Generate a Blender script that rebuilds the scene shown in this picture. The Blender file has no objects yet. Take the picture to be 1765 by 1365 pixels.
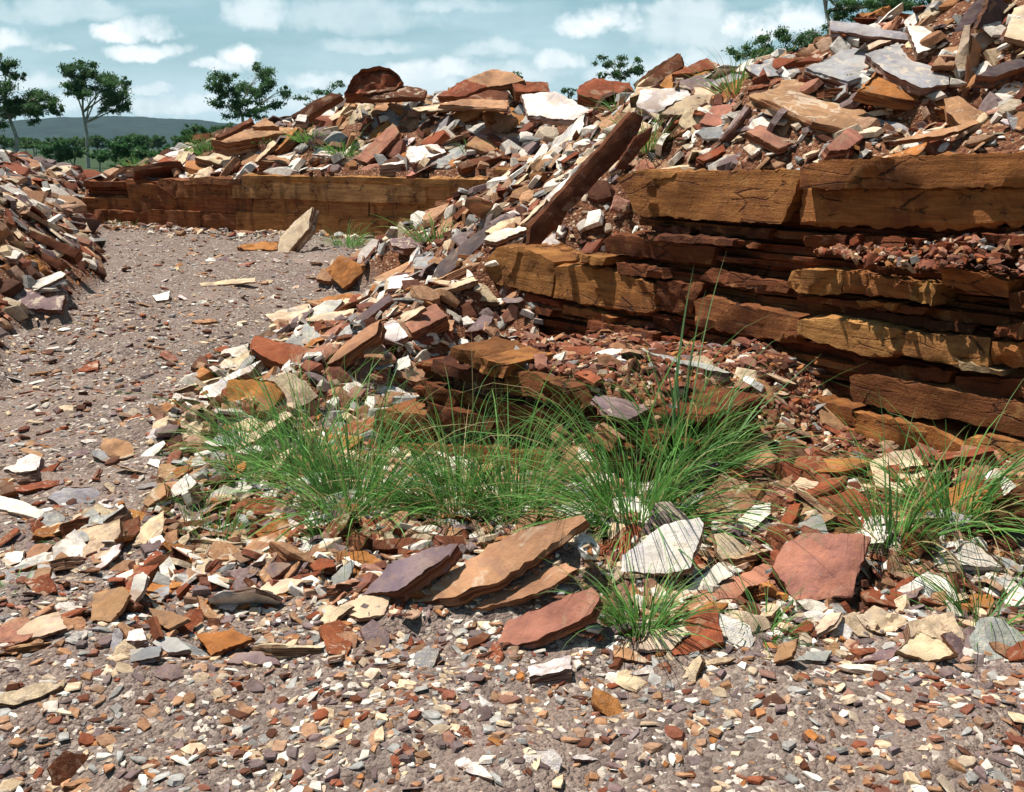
import bpy, bmesh, math, random
import numpy as np
from mathutils import Vector, Matrix, noise
from mathutils.geometry import delaunay_2d_cdt
random.seed(7)
S = bpy.context.scene
COL = S.collection

# ------------------------------------------------------------------ camera
F = 1716.0 / 1765.0                      # focal length / sensor width
PITCH = math.radians(10.4)
CAMZ = 1.65
cam = bpy.data.cameras.new('camera')
cam.sensor_width = 36.0
cam.lens = 36.0 * F
cam.shift_y = -(682.5 - 570.0) / 1765.0
cam.clip_start = 0.05
cam.clip_end = 20000
camo = bpy.data.objects.new('camera', cam)
camo.location = (0, 0, CAMZ)
camo.rotation_euler = (math.radians(90) - PITCH, 0, 0)
COL.objects.link(camo)
S.camera = camo

# ------------------------------------------------------------------ sun and sky
SUN = Vector((-0.34, 0.15, 0.92)).normalized()   # towards the sun: high, from the left and a little behind the rocks
EL = math.asin(SUN.z)
AZ = math.atan2(SUN.x, SUN.y)
sl = bpy.data.lights.new('sun', 'SUN')
sl.energy = 5.0
sl.angle = math.radians(0.5)
sl.color = (1.0, 0.95, 0.87)
so = bpy.data.objects.new('sun', sl)
so.rotation_euler = SUN.to_track_quat('Z', 'Y').to_euler()
COL.objects.link(so)

S.view_settings.view_transform = 'Standard'
S.view_settings.look = 'None'
S.view_settings.exposure = 0.42
S.view_settings.gamma = 1.0
S.view_settings.use_curve_mapping = False
S.cycles.max_bounces = 5
S.cycles.diffuse_bounces = 3
S.cycles.transparent_max_bounces = 6
S.cycles.use_denoising = True


def ray(px, py):
    u = (px - 882.5) / 1716.0
    v = (570.0 - py) / 1716.0
    c, s = math.cos(PITCH), math.sin(PITCH)
    return Vector((u, c + v * s, -s + v * c))


def project(p):
    c, s = math.cos(PITCH), math.sin(PITCH)
    y, z = p[1], p[2] - CAMZ
    dep = y * c - z * s
    v = (y * s + z * c) / dep
    return 882.5 + 1716 * p[0] / dep, 570 - 1716 * v, dep


W = bpy.data.worlds.new('World')
S.world = W
W.use_nodes = True
wn, wl = W.node_tree.nodes, W.node_tree.links
wn.clear()


class NT:
    """small helper for building node trees"""

    def __init__(self, tree):
        self.t, self.n, self.l = tree, tree.nodes, tree.links

    def put(self, sock, v):
        if isinstance(v, bpy.types.NodeSocket):
            self.l.new(v, sock)
        elif v is not None:
            sock.default_value = v

    def math(self, op, a, b=None, c=None, clamp=False):
        n = self.n.new('ShaderNodeMath')
        n.operation = op
        n.use_clamp = clamp
        for i, v in enumerate((a, b, c)):
            self.put(n.inputs[i], v)
        return n.outputs[0]

    def mix(self, f, a, b, blend='MIX'):
        n = self.n.new('ShaderNodeMix')
        n.data_type = 'RGBA'
        n.blend_type = blend
        self.put(n.inputs[0], f)
        for i, v in ((6, a), (7, b)):
            if isinstance(v, (tuple, list)):
                v = tuple(v) + (1.0,) * (4 - len(v))
            self.put(n.inputs[i], v)
        return n.outputs[2]

    def noise(self, vec, scale, detail=4, rough=0.55, dist=0.0, out=0):
        n = self.n.new('ShaderNodeTexNoise')
        self.put(n.inputs['Vector'], vec)
        self.put(n.inputs['Scale'], scale)
        n.inputs['Detail'].default_value = detail
        n.inputs['Roughness'].default_value = rough
        n.inputs['Distortion'].default_value = dist
        return n.outputs[out]

    def ramp(self, f, lo, hi, smooth=True):
        n = self.n.new('ShaderNodeMapRange')
        n.interpolation_type = 'SMOOTHSTEP' if smooth else 'LINEAR'
        self.put(n.inputs[0], f)
        n.inputs[1].default_value = lo
        n.inputs[2].default_value = hi
        return n.outputs[0]

    def xyz(self, vec):
        n = self.n.new('ShaderNodeSeparateXYZ')
        self.put(n.inputs[0], vec)
        return n.outputs

    def comb(self, x, y, z):
        n = self.n.new('ShaderNodeCombineXYZ')
        for i, v in enumerate((x, y, z)):
            self.put(n.inputs[i], v)
        return n.outputs[0]

    def vmul(self, vec, k):
        n = self.n.new('ShaderNodeVectorMath')
        n.operation = 'MULTIPLY'
        self.put(n.inputs[0], vec)
        n.inputs[1].default_value = k
        return n.outputs[0]

    def bump(self, h, strength, dist, normal=None):
        n = self.n.new('ShaderNodeBump')
        self.put(n.inputs['Height'], h)
        n.inputs['Strength'].default_value = strength
        n.inputs['Distance'].default_value = dist
        if normal is not None:
            self.put(n.inputs['Normal'], normal)
        return n.outputs[0]


w = NT(W.node_tree)
SKYK = 0.06
tc = wn.new('ShaderNodeTexCoord')
sky = wn.new('ShaderNodeTexSky')
sky.sky_type = 'NISHITA'
sky.sun_disc = False
sky.sun_elevation = EL
sky.sun_rotation = AZ
sky.air_density = 1.0
sky.dust_density = 1.5
sky.ozone_density = 1.0
X, Y, Z = w.xyz(tc.outputs['Generated'])[:3]
yy = w.math('MAXIMUM', w.math('ABSOLUTE', Y), 0.05)
cu = w.math('DIVIDE', X, yy)
cv = w.math('DIVIDE', Z, yy)
cuv0 = w.comb(cu, cv, 0.0)
wp = w.xyz(w.noise(cuv0, 22.0, 4, 0.6, 0, 1))
cu = w.math('ADD', cu, w.math('MULTIPLY', w.math('SUBTRACT', wp[0], 0.5), 0.055))
cv = w.math('ADD', cv, w.math('MULTIPLY', w.math('SUBTRACT', wp[1], 0.5), 0.030))
cuv = cuv0
n1 = w.noise(cuv, 12.0, 6, 0.60)
n2 = w.noise(cuv, 40.0, 5, 0.6)
n3 = w.noise(w.vmul(cuv, (2.2, 9.0, 1.0)), 1.6, 5, 0.6)
# haze veil of thin high cloud, thicker towards the horizon
veil = w.math('MULTIPLY', w.ramp(n3, 0.33, 0.66), 0.55)
veil = w.math('ADD', veil, w.math('MULTIPLY', w.ramp(cv, 0.17, 0.02), 0.45), clamp=True)
lowsky = w.math('MULTIPLY', w.ramp(cv, 0.60, 0.26), w.ramp(Y, -0.15, 0.25))   # thin cloud lies low over the hills ahead; zenith and the sky behind are clear deep blue
veil = w.math('MULTIPLY', veil, lowsky)
clouds = [(120, 180, 120, 16, .45), (480, 178, 110, 15, .5), (680, 150, 120, 24, .65), (860, 128, 110, 20, .45), (1130, 128, 120, 24, .55), (1180, 60, 130, 40, .45), (640, 34, 160, 30, .35), (60, 22, 150, 22, .35), (205, 62, 45, 15, 1.0), (245, 48, 52, 22, 1.0), (275, 58, 42, 18, 1.0), (245, 96, 62, 15, .85), (285, 90, 40, 12, .7), (25, 74, 60, 20, .75), (85, 86, 40, 10, .5),
          (375, 118, 40, 12, .85), (415, 104, 42, 18, .95), (540, 144, 50, 14, .75), (590, 136, 50, 12, .55), (1000, 44, 55, 22, .85), (1050, 34, 60, 26, .9), (1085, 50, 45, 16, .8),
          (960, 106, 52, 17, .75), (725, 132, 60, 20, .75), (770, 122, 60, 22, .75), (1310, 52, 70, 24, 1.0), (1375, 36, 70, 24, 1.0), (255, 160, 50, 10, .6),
          (440, 22, 55, 34, .55), (40, 142, 80, 16, .6), (850, 88, 70, 14, .45), (640, 80, 90, 14, .4), (1200, 108, 90, 22, .55), (1180, 18, 90, 18, .5), (760, 8, 110, 16, .4), (330, 188, 110, 16, .55), (130, 20, 120, 18, .35)]
acc = None
cbase = None
for (cx, cy, rx, ry, amp) in clouds:
    d = ray(cx, cy)
    u0, v0 = d.x / d.y, d.z / d.y
    a = w.math('DIVIDE', w.math('SUBTRACT', cu, u0), rx / 1716)
    b = w.math('SUBTRACT', cv, v0)
    # flat base, billowing top
    b = w.math('DIVIDE', b, ry * 1.3 / 1716)
    b = w.math('MAXIMUM', b, w.math('MULTIPLY', b, -1.7))
    r2 = w.math('ADD', w.math('MULTIPLY', a, a), w.math('MULTIPLY', b, b))
    g = w.math('MULTIPLY', w.math('SUBTRACT', 1.0, r2), 1.0)
    g = w.math('MAXIMUM', g, -1.0)
    g = w.math('ADD', g, w.math('MULTIPLY', w.math('SUBTRACT', n1, 0.5), 3.6))
    g = w.math('ADD', g, w.math('MULTIPLY', w.math('SUBTRACT', n2, 0.5), 1.2))
    g = w.math('MULTIPLY', w.ramp(g, -0.30, 1.0), min(1.0, amp * 1.1))
    acc = g if acc is None else w.math('MAXIMUM', acc, g)
tint = w.mix(1.0, sky.outputs[0], (0.74, 1.03, 0.97), 'MULTIPLY')
tint = w.mix(w.math('MULTIPLY', lowsky, 0.40), tint, (3.6 / SKYK * .07, 7.2 / SKYK * .07, 8.4 / SKYK * .07))
kv = 1.0 / SKYK
c1 = w.mix(veil, tint, (0.50 * kv, 0.66 * kv, 0.71 * kv))
acc = w.math('MULTIPLY', acc, w.ramp(Y, -0.15, 0.25))
shade = w.ramp(w.noise(cuv, 30.0, 4, 0.55), 0.42, 0.62)
c2 = w.mix(acc, c1, w.mix(w.math('MULTIPLY', shade, 0.8), (0.90 * kv, 0.94 * kv, 0.95 * kv), (0.70 * kv, 0.78 * kv, 0.81 * kv)))
bg = wn.new('ShaderNodeBackground')
wl.new(c2, bg.inputs[0])
bg.inputs[1].default_value = SKYK
wo = wn.new('ShaderNodeOutputWorld')
wl.new(bg.outputs[0], wo.inputs[0])


# ------------------------------------------------------------------ helpers
def tag(o, label=None, cat=None, group=None, kind=None):
    if label: o['label'] = label
    if cat: o['category'] = cat
    if group: o['group'] = group
    if kind: o['kind'] = kind
    return o


def link(name, me, mat=None, parent=None):
    o = bpy.data.objects.new(name, me)
    COL.objects.link(o)
    if mat is not None and not me.materials:
        me.materials.append(mat)
    if parent is not None:
        o.parent = parent
    return o


def empty(name, loc=(0, 0, 0)):
    o = bpy.data.objects.new(name, None)
    o.empty_display_size = 0.2
    o.location = loc
    COL.objects.link(o)
    return o


def pydata(name, verts, faces, smooth=False):
    me = bpy.data.meshes.new(name)
    me.from_pydata(verts, [], faces)
    if smooth:
        me.polygons.foreach_set('use_smooth', [True] * len(me.polygons))
    me.update()
    return me


def npmesh(name, V, loops, start, color=None, smooth=False):
    """mesh from numpy arrays: vertices, flat loop vertex indices, loop starts"""
    me = bpy.data.meshes.new(name)
    me.vertices.add(len(V))
    me.vertices.foreach_set('co', np.ascontiguousarray(V, dtype=np.float32).ravel())
    me.loops.add(len(loops))
    me.loops.foreach_set('vertex_index', np.ascontiguousarray(loops, dtype=np.int32))
    me.polygons.add(len(start))
    me.polygons.foreach_set('loop_start', np.ascontiguousarray(start, dtype=np.int32))
    me.polygons.foreach_set('use_smooth', np.full(len(start), smooth))
    if color is not None:
        ca = me.color_attributes.new('tone', 'FLOAT_COLOR', 'POINT')
        c4 = np.ones((len(V), 4), dtype=np.float32)
        c4[:, :3] = color
        ca.data.foreach_set('color', c4.ravel())
    me.update()
    me.validate()
    return me


def vnoise(x, y, seed=0):
    ix, iy = np.floor(x).astype(np.int64), np.floor(y).astype(np.int64)
    fx, fy = x - ix, y - iy
    fx = fx * fx * (3 - 2 * fx)
    fy = fy * fy * (3 - 2 * fy)

    def h(a, b):
        k = (a * 374761393 + b * 668265263 + seed * 144665) & 0xffffffff
        k = ((k ^ (k >> 13)) * 1274126177) & 0xffffffff
        return ((k ^ (k >> 16)) & 0xffff) / 65535.0
    return (h(ix, iy) * (1 - fx) + h(ix + 1, iy) * fx) * (1 - fy) + (h(ix, iy + 1) * (1 - fx) + h(ix + 1, iy + 1) * fx) * fy


def fbm(x, y, seed=0, oct=4):
    t, a = 0.0, 0.5
    for i in range(oct):
        t = t + a * (vnoise(x * 2 ** i, y * 2 ** i, seed + i) - 0.5)
        a *= 0.5
    return t


def sstep(t):
    t = np.clip(t, 0, 1)
    return t * t * (3 - 2 * t)


# ------------------------------------------------------------------ rock colours (albedo)
PAL = {'W': (.80, .74, .66), 'C': (.66, .51, .34), 'T': (.43, .235, .125), 'O': (.43, .175, .05), 'R': (.27, .075, .032),
       'B': (.14, .046, .02), 'P': (.22, .155, .155), 'G': (.36, .36, .35), 'K': (.39, .175, .115), 'D': (.11, .082, .08)}
PALN = {'W': 'white', 'C': 'cream', 'T': 'tan', 'O': 'ochre', 'R': 'red-brown', 'B': 'dark brown', 'P': 'purple-grey', 'G': 'grey', 'K': 'pinkish', 'D': 'dark grey'}


def new_mat(name):
    m = bpy.data.materials.new(name)
    m.use_nodes = True
    nt = NT(m.node_tree)
    b = m.node_tree.nodes['Principled BSDF']
    b.inputs['Roughness'].default_value = 0.9
    b.inputs['Specular IOR Level'].default_value = 0.2
    return m, nt, b


def rock_material():
    """split stone: coloured, stained bedding face; red-brown striped broken edge (local z = bedding normal)"""
    m, n, b = new_mat('split_stone')
    t = n.n.new('ShaderNodeTexCoord')
    oi = n.n.new('ShaderNodeObjectInfo')
    rnd = oi.outputs['Random']
    off = n.comb(n.math('MULTIPLY', rnd, 37.0), n.math('MULTIPLY', rnd, 91.0), n.math('MULTIPLY', rnd, 53.0))
    va = n.n.new('ShaderNodeVectorMath')
    n.put(va.inputs[0], t.outputs['Object'])
    n.put(va.inputs[1], off)
    P = va.outputs[0]
    nz = n.math('ABSOLUTE', n.xyz(t.outputs['Normal'])[2])
    face = n.ramp(nz, 0.45, 0.75)
    col = oi.outputs['Color']
    big = n.noise(P, 3.0, 5, 0.65, 0.6)
    fine = n.noise(P, 38.0, 4, 0.7)
    mid = n.noise(P, 11.0, 5, 0.7, 0.3)
    # face: tonal drift, rusty stains, cream bleached patches
    tone = n.mix(n.ramp(big, 0.3, 0.7), n.mix(1.0, col, (.58, .54, .54), 'MULTIPLY'), n.mix(1.0, col, (1.22, 1.18, 1.12), 'MULTIPLY'))
    hue = n.noise(P, 6.0, 5, 0.7, 0.8)
    tone = n.mix(n.math('MULTIPLY', n.ramp(hue, .50, .62), .55), tone, n.mix(1.0, tone, (.66, .70, .92), 'MULTIPLY'))
    tone = n.mix(n.math('MULTIPLY', n.ramp(hue, .46, .36), .35), tone, n.mix(0.45, tone, (.52, .40, .28)))
    rust = n.math('MULTIPLY', n.ramp(mid, 0.54, 0.70), 0.45)
    tone = n.mix(rust, tone, n.mix(0.5, col, (.30, .105, .035)))
    wv = n.noise(P, n.math('ADD', 2.0, n.math('MULTIPLY', rnd, 3.0)), 3, 0.75, 1.2)
    thr = n.math('ADD', wv, n.math('MULTIPLY', n.math('SUBTRACT', rnd, 0.5), 0.16))
    tone = n.mix(n.math('MULTIPLY', n.ramp(thr, 0.60, 0.70), n.math('MULTIPLY', n.ramp(rnd, .35, .8), 0.62)), tone, (.64, .52, .39))
    pv = n.noise(P, 3.3, 4, 0.6, 0.5)
    pk = n.math('MULTIPLY', n.ramp(pv, 0.57, 0.62), n.ramp(rnd, 0.75, 0.30))
    tone = n.mix(n.math('MULTIPLY', pk, 0.72), tone, (.31, .185, .115))
    tone = n.mix(n.ramp(fine, 0.62, 0.8), tone, n.mix(1.0, tone, (.55, .5, .48), 'MULTIPLY'))
    # broken edge: stripes along the bedding
    z = n.xyz(P)[2]
    ev = n.comb(n.math('MULTIPLY', n.xyz(P)[0], 1.2), n.math('MULTIPLY', n.xyz(P)[1], 1.2), n.math('MULTIPLY', z, 45.0))
    band = n.noise(ev, 1.5, 4, 0.65)
    edge = n.mix(n.ramp(band, 0.36, 0.64), (.095, .032, .016), n.mix(0.35, (.30, .115, .045), col))
    edge = n.mix(n.math('MULTIPLY', n.ramp(band, 0.62, 0.74), 0.35), edge, n.mix(0.5, (.55, .36, .2), col))
    n.put(b.inputs['Base Color'], n.mix(face, edge, tone))
    h = n.math('ADD', n.math('MULTIPLY', mid, 0.6), n.math('MULTIPLY', fine, 0.25))
    h = n.math('ADD', h, n.math('MULTIPLY', band, n.math('MULTIPLY', n.math('SUBTRACT', 1.0, face), 1.3)))
    n.put(b.inputs['Normal'], n.bump(h, 0.75, 0.02))
    return m


def bedded_material():
    """quarry face: ochre to red-brown bedded stone with dark seams and rust runs; bedding follows world height"""
    m, n, b = new_mat('bedded_stone')
    g = n.n.new('ShaderNodeNewGeometry')
    oi = n.n.new('ShaderNodeObjectInfo')
    P = g.outputs['Position']
    px, py, pz = n.xyz(P)[:3]
    warp = n.noise(P, 1.1, 2, 0.5)
    zz = n.math('ADD', pz, n.math('MULTIPLY', warp, 0.05))
    bv = n.comb(n.math('MULTIPLY', px, 1.5), n.math('MULTIPLY', py, 1.5), n.math('MULTIPLY', zz, 22.0))
    band = n.noise(bv, 1.2, 6, 0.75)
    blot = n.noise(P, 2.6, 6, 0.72, 0.5)
    patch = n.noise(P, 7.0, 5, 0.7, 0.3)
    fine = n.noise(P, 55.0, 4, 0.8)
    run = n.noise(n.comb(n.math('MULTIPLY', px, 3.2), n.math('MULTIPLY', py, 3.2), n.math('MULTIPLY', pz, 0.5)), 1.6, 4, 0.65)
    ck = n.n.new('ShaderNodeTexVoronoi')
    ck.feature = 'DISTANCE_TO_EDGE'
    n.put(ck.inputs['Vector'], n.comb(n.math('ADD', n.math('MULTIPLY', px, 3.0), n.math('MULTIPLY', patch, .5)), n.math('MULTIPLY', py, 3.0), n.math('MULTIPLY', zz, 11.0)))
    ck.inputs['Scale'].default_value = 1.0
    crack = n.ramp(ck.outputs[0], 0.05, 0.0)
    crack = n.math('MULTIPLY', crack, n.ramp(blot, 0.48, 0.62))
    col = oi.outputs['Color']
    c = n.mix(n.ramp(band, 0.35, 0.65), n.mix(1.0, col, (.66, .58, .54), 'MULTIPLY'), n.mix(1.0, col, (1.18, 1.16, 1.12), 'MULTIPLY'))
    c = n.mix(n.math('MULTIPLY', n.ramp(blot, 0.48, 0.64), 0.7), c, (.16, .050, .020))
    c = n.mix(n.math('MULTIPLY', n.ramp(patch, 0.52, 0.64), 0.45), c, n.mix(0.5, col, (.09, .034, .016)))
    c = n.mix(n.math('MULTIPLY', n.ramp(patch, 0.44, 0.34), 0.30), c, (.44, .25, .09))
    c = n.mix(n.math('MULTIPLY', n.ramp(run, 0.54, 0.68), 0.5), c, (.075, .028, .013))
    c = n.mix(n.math('MULTIPLY', n.ramp(fine, 0.56, 0.76), 0.55), c, (.07, .028, .013))
    c = n.mix(n.math('MULTIPLY', crack, 0.8), c, (.03, .012, .008))
    n.put(b.inputs['Base Color'], c)
    h = n.math('ADD', n.math('MULTIPLY', band, 0.55), n.math('MULTIPLY', fine, 0.35))
    h = n.math('ADD', h, n.math('MULTIPLY', patch, 0.9))
    h = n.math('SUBTRACT', h, n.math('MULTIPLY', crack, 0.8))
    n.put(b.inputs['Normal'], n.bump(h, 0.9, 0.03))
    return m


def rubble_material():
    m, n, b = new_mat('stone_chips')
    a = n.n.new('ShaderNodeVertexColor')
    a.layer_name = 'tone'
    g = n.n.new('ShaderNodeNewGeometry')
    f = n.noise(g.outputs['Position'], 30.0, 4, 0.7)
    c = n.mix(n.ramp(f, 0.35, 0.7), n.mix(1.0, a.outputs[0], (.72, .64, .58), 'MULTIPLY'), n.mix(1.0, a.outputs[0], (1.15, 1.12, 1.08), 'MULTIPLY'))
    n.put(b.inputs['Base Color'], c)
    n.put(b.inputs['Normal'], n.bump(f, 0.5, 0.01))
    return m


def ground_material():
    """tone attribute: r = quarry floor, g = rubble earth, b = grassy plain"""
    m, n, b = new_mat('quarry_ground')
    a = n.n.new('ShaderNodeVertexColor')
    a.layer_name = 'tone'
    zr, zg, zb = n.xyz(a.outputs[0])[:3]
    g = n.n.new('ShaderNodeNewGeometry')
    P = g.outputs['Position']

    def vor(scale):
        v = n.n.new('ShaderNodeTexVoronoi')
        n.put(v.inputs['Vector'], P)
        v.inputs['Scale'].default_value = scale
        return v
    v1, v2 = vor(52.0), vor(110.0)
    big = n.noise(P, 0.55, 4, 0.6, 0.4)
    mid = n.noise(P, 3.0, 5, 0.65)
    fine = n.noise(P, 60.0, 3, 0.7)
    k1 = n.xyz(v1.outputs['Color'])[0]
    k2 = n.xyz(v2.outputs['Color'])[1]
    st = n.mix(k1, (.098, .066, .056), (.32, .25, .21))
    st = n.mix(n.ramp(k1, 0.84, 0.95), st, (.62, .53, .44))
    sm = n.mix(k2, (.14, .095, .08), (.33, .25, .20))
    gr = n.mix(n.ramp(mid, 0.42, 0.60), st, sm)
    gr = n.mix(n.math('MULTIPLY', n.ramp(big, 0.52, 0.66), 0.6), gr, (.31, .222, .18))
    gr = n.mix(n.math('MULTIPLY', n.ramp(big, 0.46, 0.34), 0.45), gr, (.24, .165, .15))
    rb = n.mix(k1, (.095, .032, .016), (.30, .13, .065))
    rb = n.mix(n.ramp(k1, 0.86, 0.96), rb, (.5, .36, .24))
    pl = n.mix(n.ramp(big, 0.35, 0.65), (.022, .05, .018), (.05, .075, .028))
    c = n.mix(zg, gr, rb)
    c = n.mix(zb, c, pl)
    n.put(b.inputs['Base Color'], c)
    h = n.math('ADD', n.math('MULTIPLY', n.math('SUBTRACT', 1.0, v1.outputs['Distance']), 0.7), n.math('MULTIPLY', fine, 0.5))
    h = n.math('ADD', h, n.math('MULTIPLY', n.math('SUBTRACT', 1.0, v2.outputs['Distance']), 0.35))
    n.put(b.inputs['Normal'], n.bump(h, 0.9, 0.02))
    return m


M_ROCK = rock_material()
M_BED = bedded_material()
M_CHIP = rubble_material()
M_GROUND = ground_material()

# ------------------------------------------------------------------ the lie of the land
LA, LB = np.array((-0.4, 8.55)), np.array((2.39, 4.64))         # near quarry face, in plan
LD = (LB - LA) / np.linalg.norm(LB - LA)
LM = np.array((-LD[1], LD[0]))                                  # into the rock
BA, BB = np.array((-0.48, 5.39)), np.array((0.47, 4.56))         # low bench in front of it
BD = (BB - BA) / np.linalg.norm(BB - BA)
BM = np.array((-BD[1], BD[0]))
FA, FB = np.array((-9.3, 22.0)), np.array((0.9, 16.7))           # far quarry face
FD = (FB - FA) / np.linalg.norm(FB - FA)
FM = np.array((-FD[1], FD[0]))
RIDGE = [(1.3, 10.6, 2.0), (.72, 9.6, 1.50), (.1, 8.9, 1.0), (-.40, 8.1, .62), (-1.0, 6.9, .38), (-1.55, 6.0, .20), (-2.0, 5.4, .05)]
MOUND = [(-3.3, 6.3), (-4.3, 8.4), (-5.0, 12.2), (-9.3, 22.3), (-9.9, 26.5)]


def polyline_dist(x, y, pts):
    """distance to a plan polyline, height interpolated along it, and side sign (left positive)"""
    best = np.full(np.shape(x), 1e9)
    hz = np.zeros(np.shape(x))
    sg = np.zeros(np.shape(x))
    for p, q in zip(pts[:-1], pts[1:]):
        dx, dy = q[0] - p[0], q[1] - p[1]
        L2 = dx * dx + dy * dy
        t = np.clip(((x - p[0]) * dx + (y - p[1]) * dy) / L2, 0, 1)
        ex, ey = x - (p[0] + t * dx), y - (p[1] + t * dy)
        d = np.sqrt(ex * ex + ey * ey)
        k = d < best
        best = np.where(k, d, best)
        if len(p) > 2:
            hz = np.where(k, p[2] + t * (q[2] - p[2]), hz)
        sg = np.where(k, np.sign(dx * ey - dy * ex), sg)
    return best, hz, sg


DENT = [(2.85, 6.65, .42, .34), (3.15, 6.45, .35, .28), (.86, 7.30, .45, .95), (.62, 7.75, .35, .4)]      # hollows under propped slabs


def rut(x, y):
    """two worn wheel tracks wandering along the quarry floor"""
    c = np.interp(y, [1.5, 5, 9, 14, 20], [-1.75, -2.35, -3.1, -3.6, -4.6]) + .12 * np.sin(y * .9)
    return (np.exp(-((x - c - .72) / .17) ** 2) + np.exp(-((x - c + .72) / .2) ** 2)) * sstep((y - 3.6) / 1.5)


def height(x, y, lumps=True):
    x, y = np.asarray(x, float), np.asarray(y, float)
    sL = (x - LA[0]) * LM[0] + (y - LA[1]) * LM[1]
    tL = (x - LA[0]) * LD[0] + (y - LA[1]) * LD[1]
    sF = (x - FA[0]) * FM[0] + (y - FA[1]) * FM[1]
    sB = (x - BA[0]) * BM[0] + (y - BA[1]) * BM[1]
    tB = (x - BA[0]) * BD[0] + (y - BA[1]) * BD[1]
    z = 0.05 * fbm(x * 0.5, y * 0.5, 3)
    z = z - 0.035 * rut(x, y)
    rub = np.zeros_like(x)
    # slope of rubble rising to the foot of the near face on the right
    foot = 0.16 * sstep((y - 3.0 + 0.1 * (x - 1)) / 1.3) * sstep((x + 0.2) / 0.8)
    z = z + foot
    rub = np.maximum(rub, sstep((x - 0.1) / 0.5) * sstep((y - 2.9) / 0.4))
    # left mound
    d, _, sg = polyline_dist(x, y, MOUND)
    d = d * sg
    cap = 2.75 - 1.15 * sstep((y - 20.0) / 5.0)
    zm = np.where(d > 0, cap * (1 - np.exp(-1.12 * d / cap)), 0) - 0.25 * np.maximum(0, d - 3.2)
    zm = np.where(d > 0, np.maximum(zm, 0.0), 0) * sstep((27.5 - y) / 1.5) * sstep((y - 6.2) / 2.2)
    z = np.maximum(z, zm)
    rub = np.maximum(rub, sstep((d + 0.1) / 0.4) * (y < 28) * sstep((y - 6.2) / 2.2))
    # low bench with red rubble sloping up to the face behind
    hb = 0.53 - 0.07 * np.clip(sB, 0, 2) + 0.07 * np.exp(-((tB - .35) ** 2 + (sB - .7) ** 2) / .3)
    fade = 1 - sstep((tB - 1.25) / 0.95)
    fl = sstep((tB + 0.15) / 0.35)
    inb = sstep((sB - 0.03) / 0.06) * fl * (sL < 0.4)
    zb = hb * fade * inb
    slope2 = 0.36 * (1 - sstep(-(sL - 0.25) / 1.0)) * sstep((tL - 1.7) / .6) * (1 - sstep((tL - 3.25) / .45))   # rubble spilled down in a gap of the face
    z = np.maximum(z, np.maximum(zb, slope2))
    rub = np.maximum(rub, np.maximum(inb, (slope2 > z - .01) * 1.0))
    # solid rock behind the faces
    top = 1.32 - 0.37 * np.clip(-x / 9.0, 0, 1.1) + 0.16 * sstep((x - 0.6) / 1.5)
    crest = np.interp(x, [-10.5, -9.3, -8, -6.5, -4.5, -3.1, -1.8, -.6, .6, 1.5, 3], [1.0, 1.15, 1.6, 2.0, 2.4, 2.85, 2.6, 2.85, 2.55, 2.3, 2.0])
    ramp = top + (crest - top) * sstep((sF - 0.3) / 2.9) - 0.28 * np.maximum(0, sF - 3.4)
    inF = (sF > 0.32) & (x > -9.6) & (x < 0.9)
    zF = np.where(inF, np.maximum(ramp, 0.3), 0)
    crL = np.interp(tL, [-3.0, -1.2, -.2, 1.0, 2.2, 3.2, 4.5], [1.9, 2.05, 2.3, 2.42, 2.62, 2.85, 3.0])
    tz = top - 0.1
    rampL = np.where(sL < 2.5, tz + (crL - tz) * np.clip(sL - 0.45, 0, 3) / 2.05, crL - 0.30 * (sL - 2.5))
    inR = (x >= 0.9) & (sL > 0.30)
    behind = np.where(sF > 0, np.maximum(ramp, 0), 0)
    zR = np.where(inR, np.maximum(np.maximum(rampL, np.where(sL < 9, tz, 0)), behind), 0)
    zR = np.where(inR & (sL > 9), np.maximum(0.0, np.maximum(zR, tz - 0.3 * (sL - 9))), zR)
    z = np.maximum(z, np.maximum(zF, zR))
    # lower beds run on to the left of the top bed
    lowb = np.where((sL > 0.30) & (tL > -0.15) & (x < 0.95) & (y < 10.5), 0.80 - 0.02 * tL, 0)
    z = np.maximum(z, lowb)
    # rubble pouring off the plateau to the left
    ya = np.clip(y, 6.9, 16.6)
    xa = np.full_like(x, 0.95)
    sLa = (xa - LA[0]) * LM[0] + (ya - LA[1]) * LM[1]
    tLa = (xa - LA[0]) * LD[0] + (ya - LA[1]) * LD[1]
    crA = np.interp(tLa, [-9, -3.0, -1.2, -.2, 1.0, 2.2], [1.5, 1.75, 1.95, 2.2, 2.3, 2.3])
    zA = np.clip(1.4 + (crA - 1.4) * np.clip(sLa - 0.45, 0, 3) / 2.05, 1.3, 3)
    spill = zA - np.maximum(0, xa - x) * (0.78 + 0.55 * sstep((y - 10.5) / 5.0)) - 0.9 * np.maximum(0, -(sL - 0.3)) - 1.1 * np.maximum(0, 0.5 - sL) * (x > .2)
    spill = np.where((x < 0.95) & (y > 6.5) & (y < 16.9), spill, 0)
    z = np.where(spill > z, spill, z)
    rub = np.maximum(rub, (spill > 0.02) * 1.0)
    d, hz, sg = polyline_dist(x, y, RIDGE)
    zr = hz - d * np.where(sg > 0, 0.75, 0.45)
    rub = np.maximum(rub, sstep((zr + 0.25) / 0.35))
    z = np.maximum(z, zr)
    up = np.maximum(zF, zR)
    rub = np.maximum(rub, (up > 0.5) * 1.0)
    for dx, dy, dr, dd in DENT:
        z = z - dd * np.exp(-((x - dx) ** 2 + (y - dy) ** 2) / (dr * dr)) * (sL > -.2)
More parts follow.
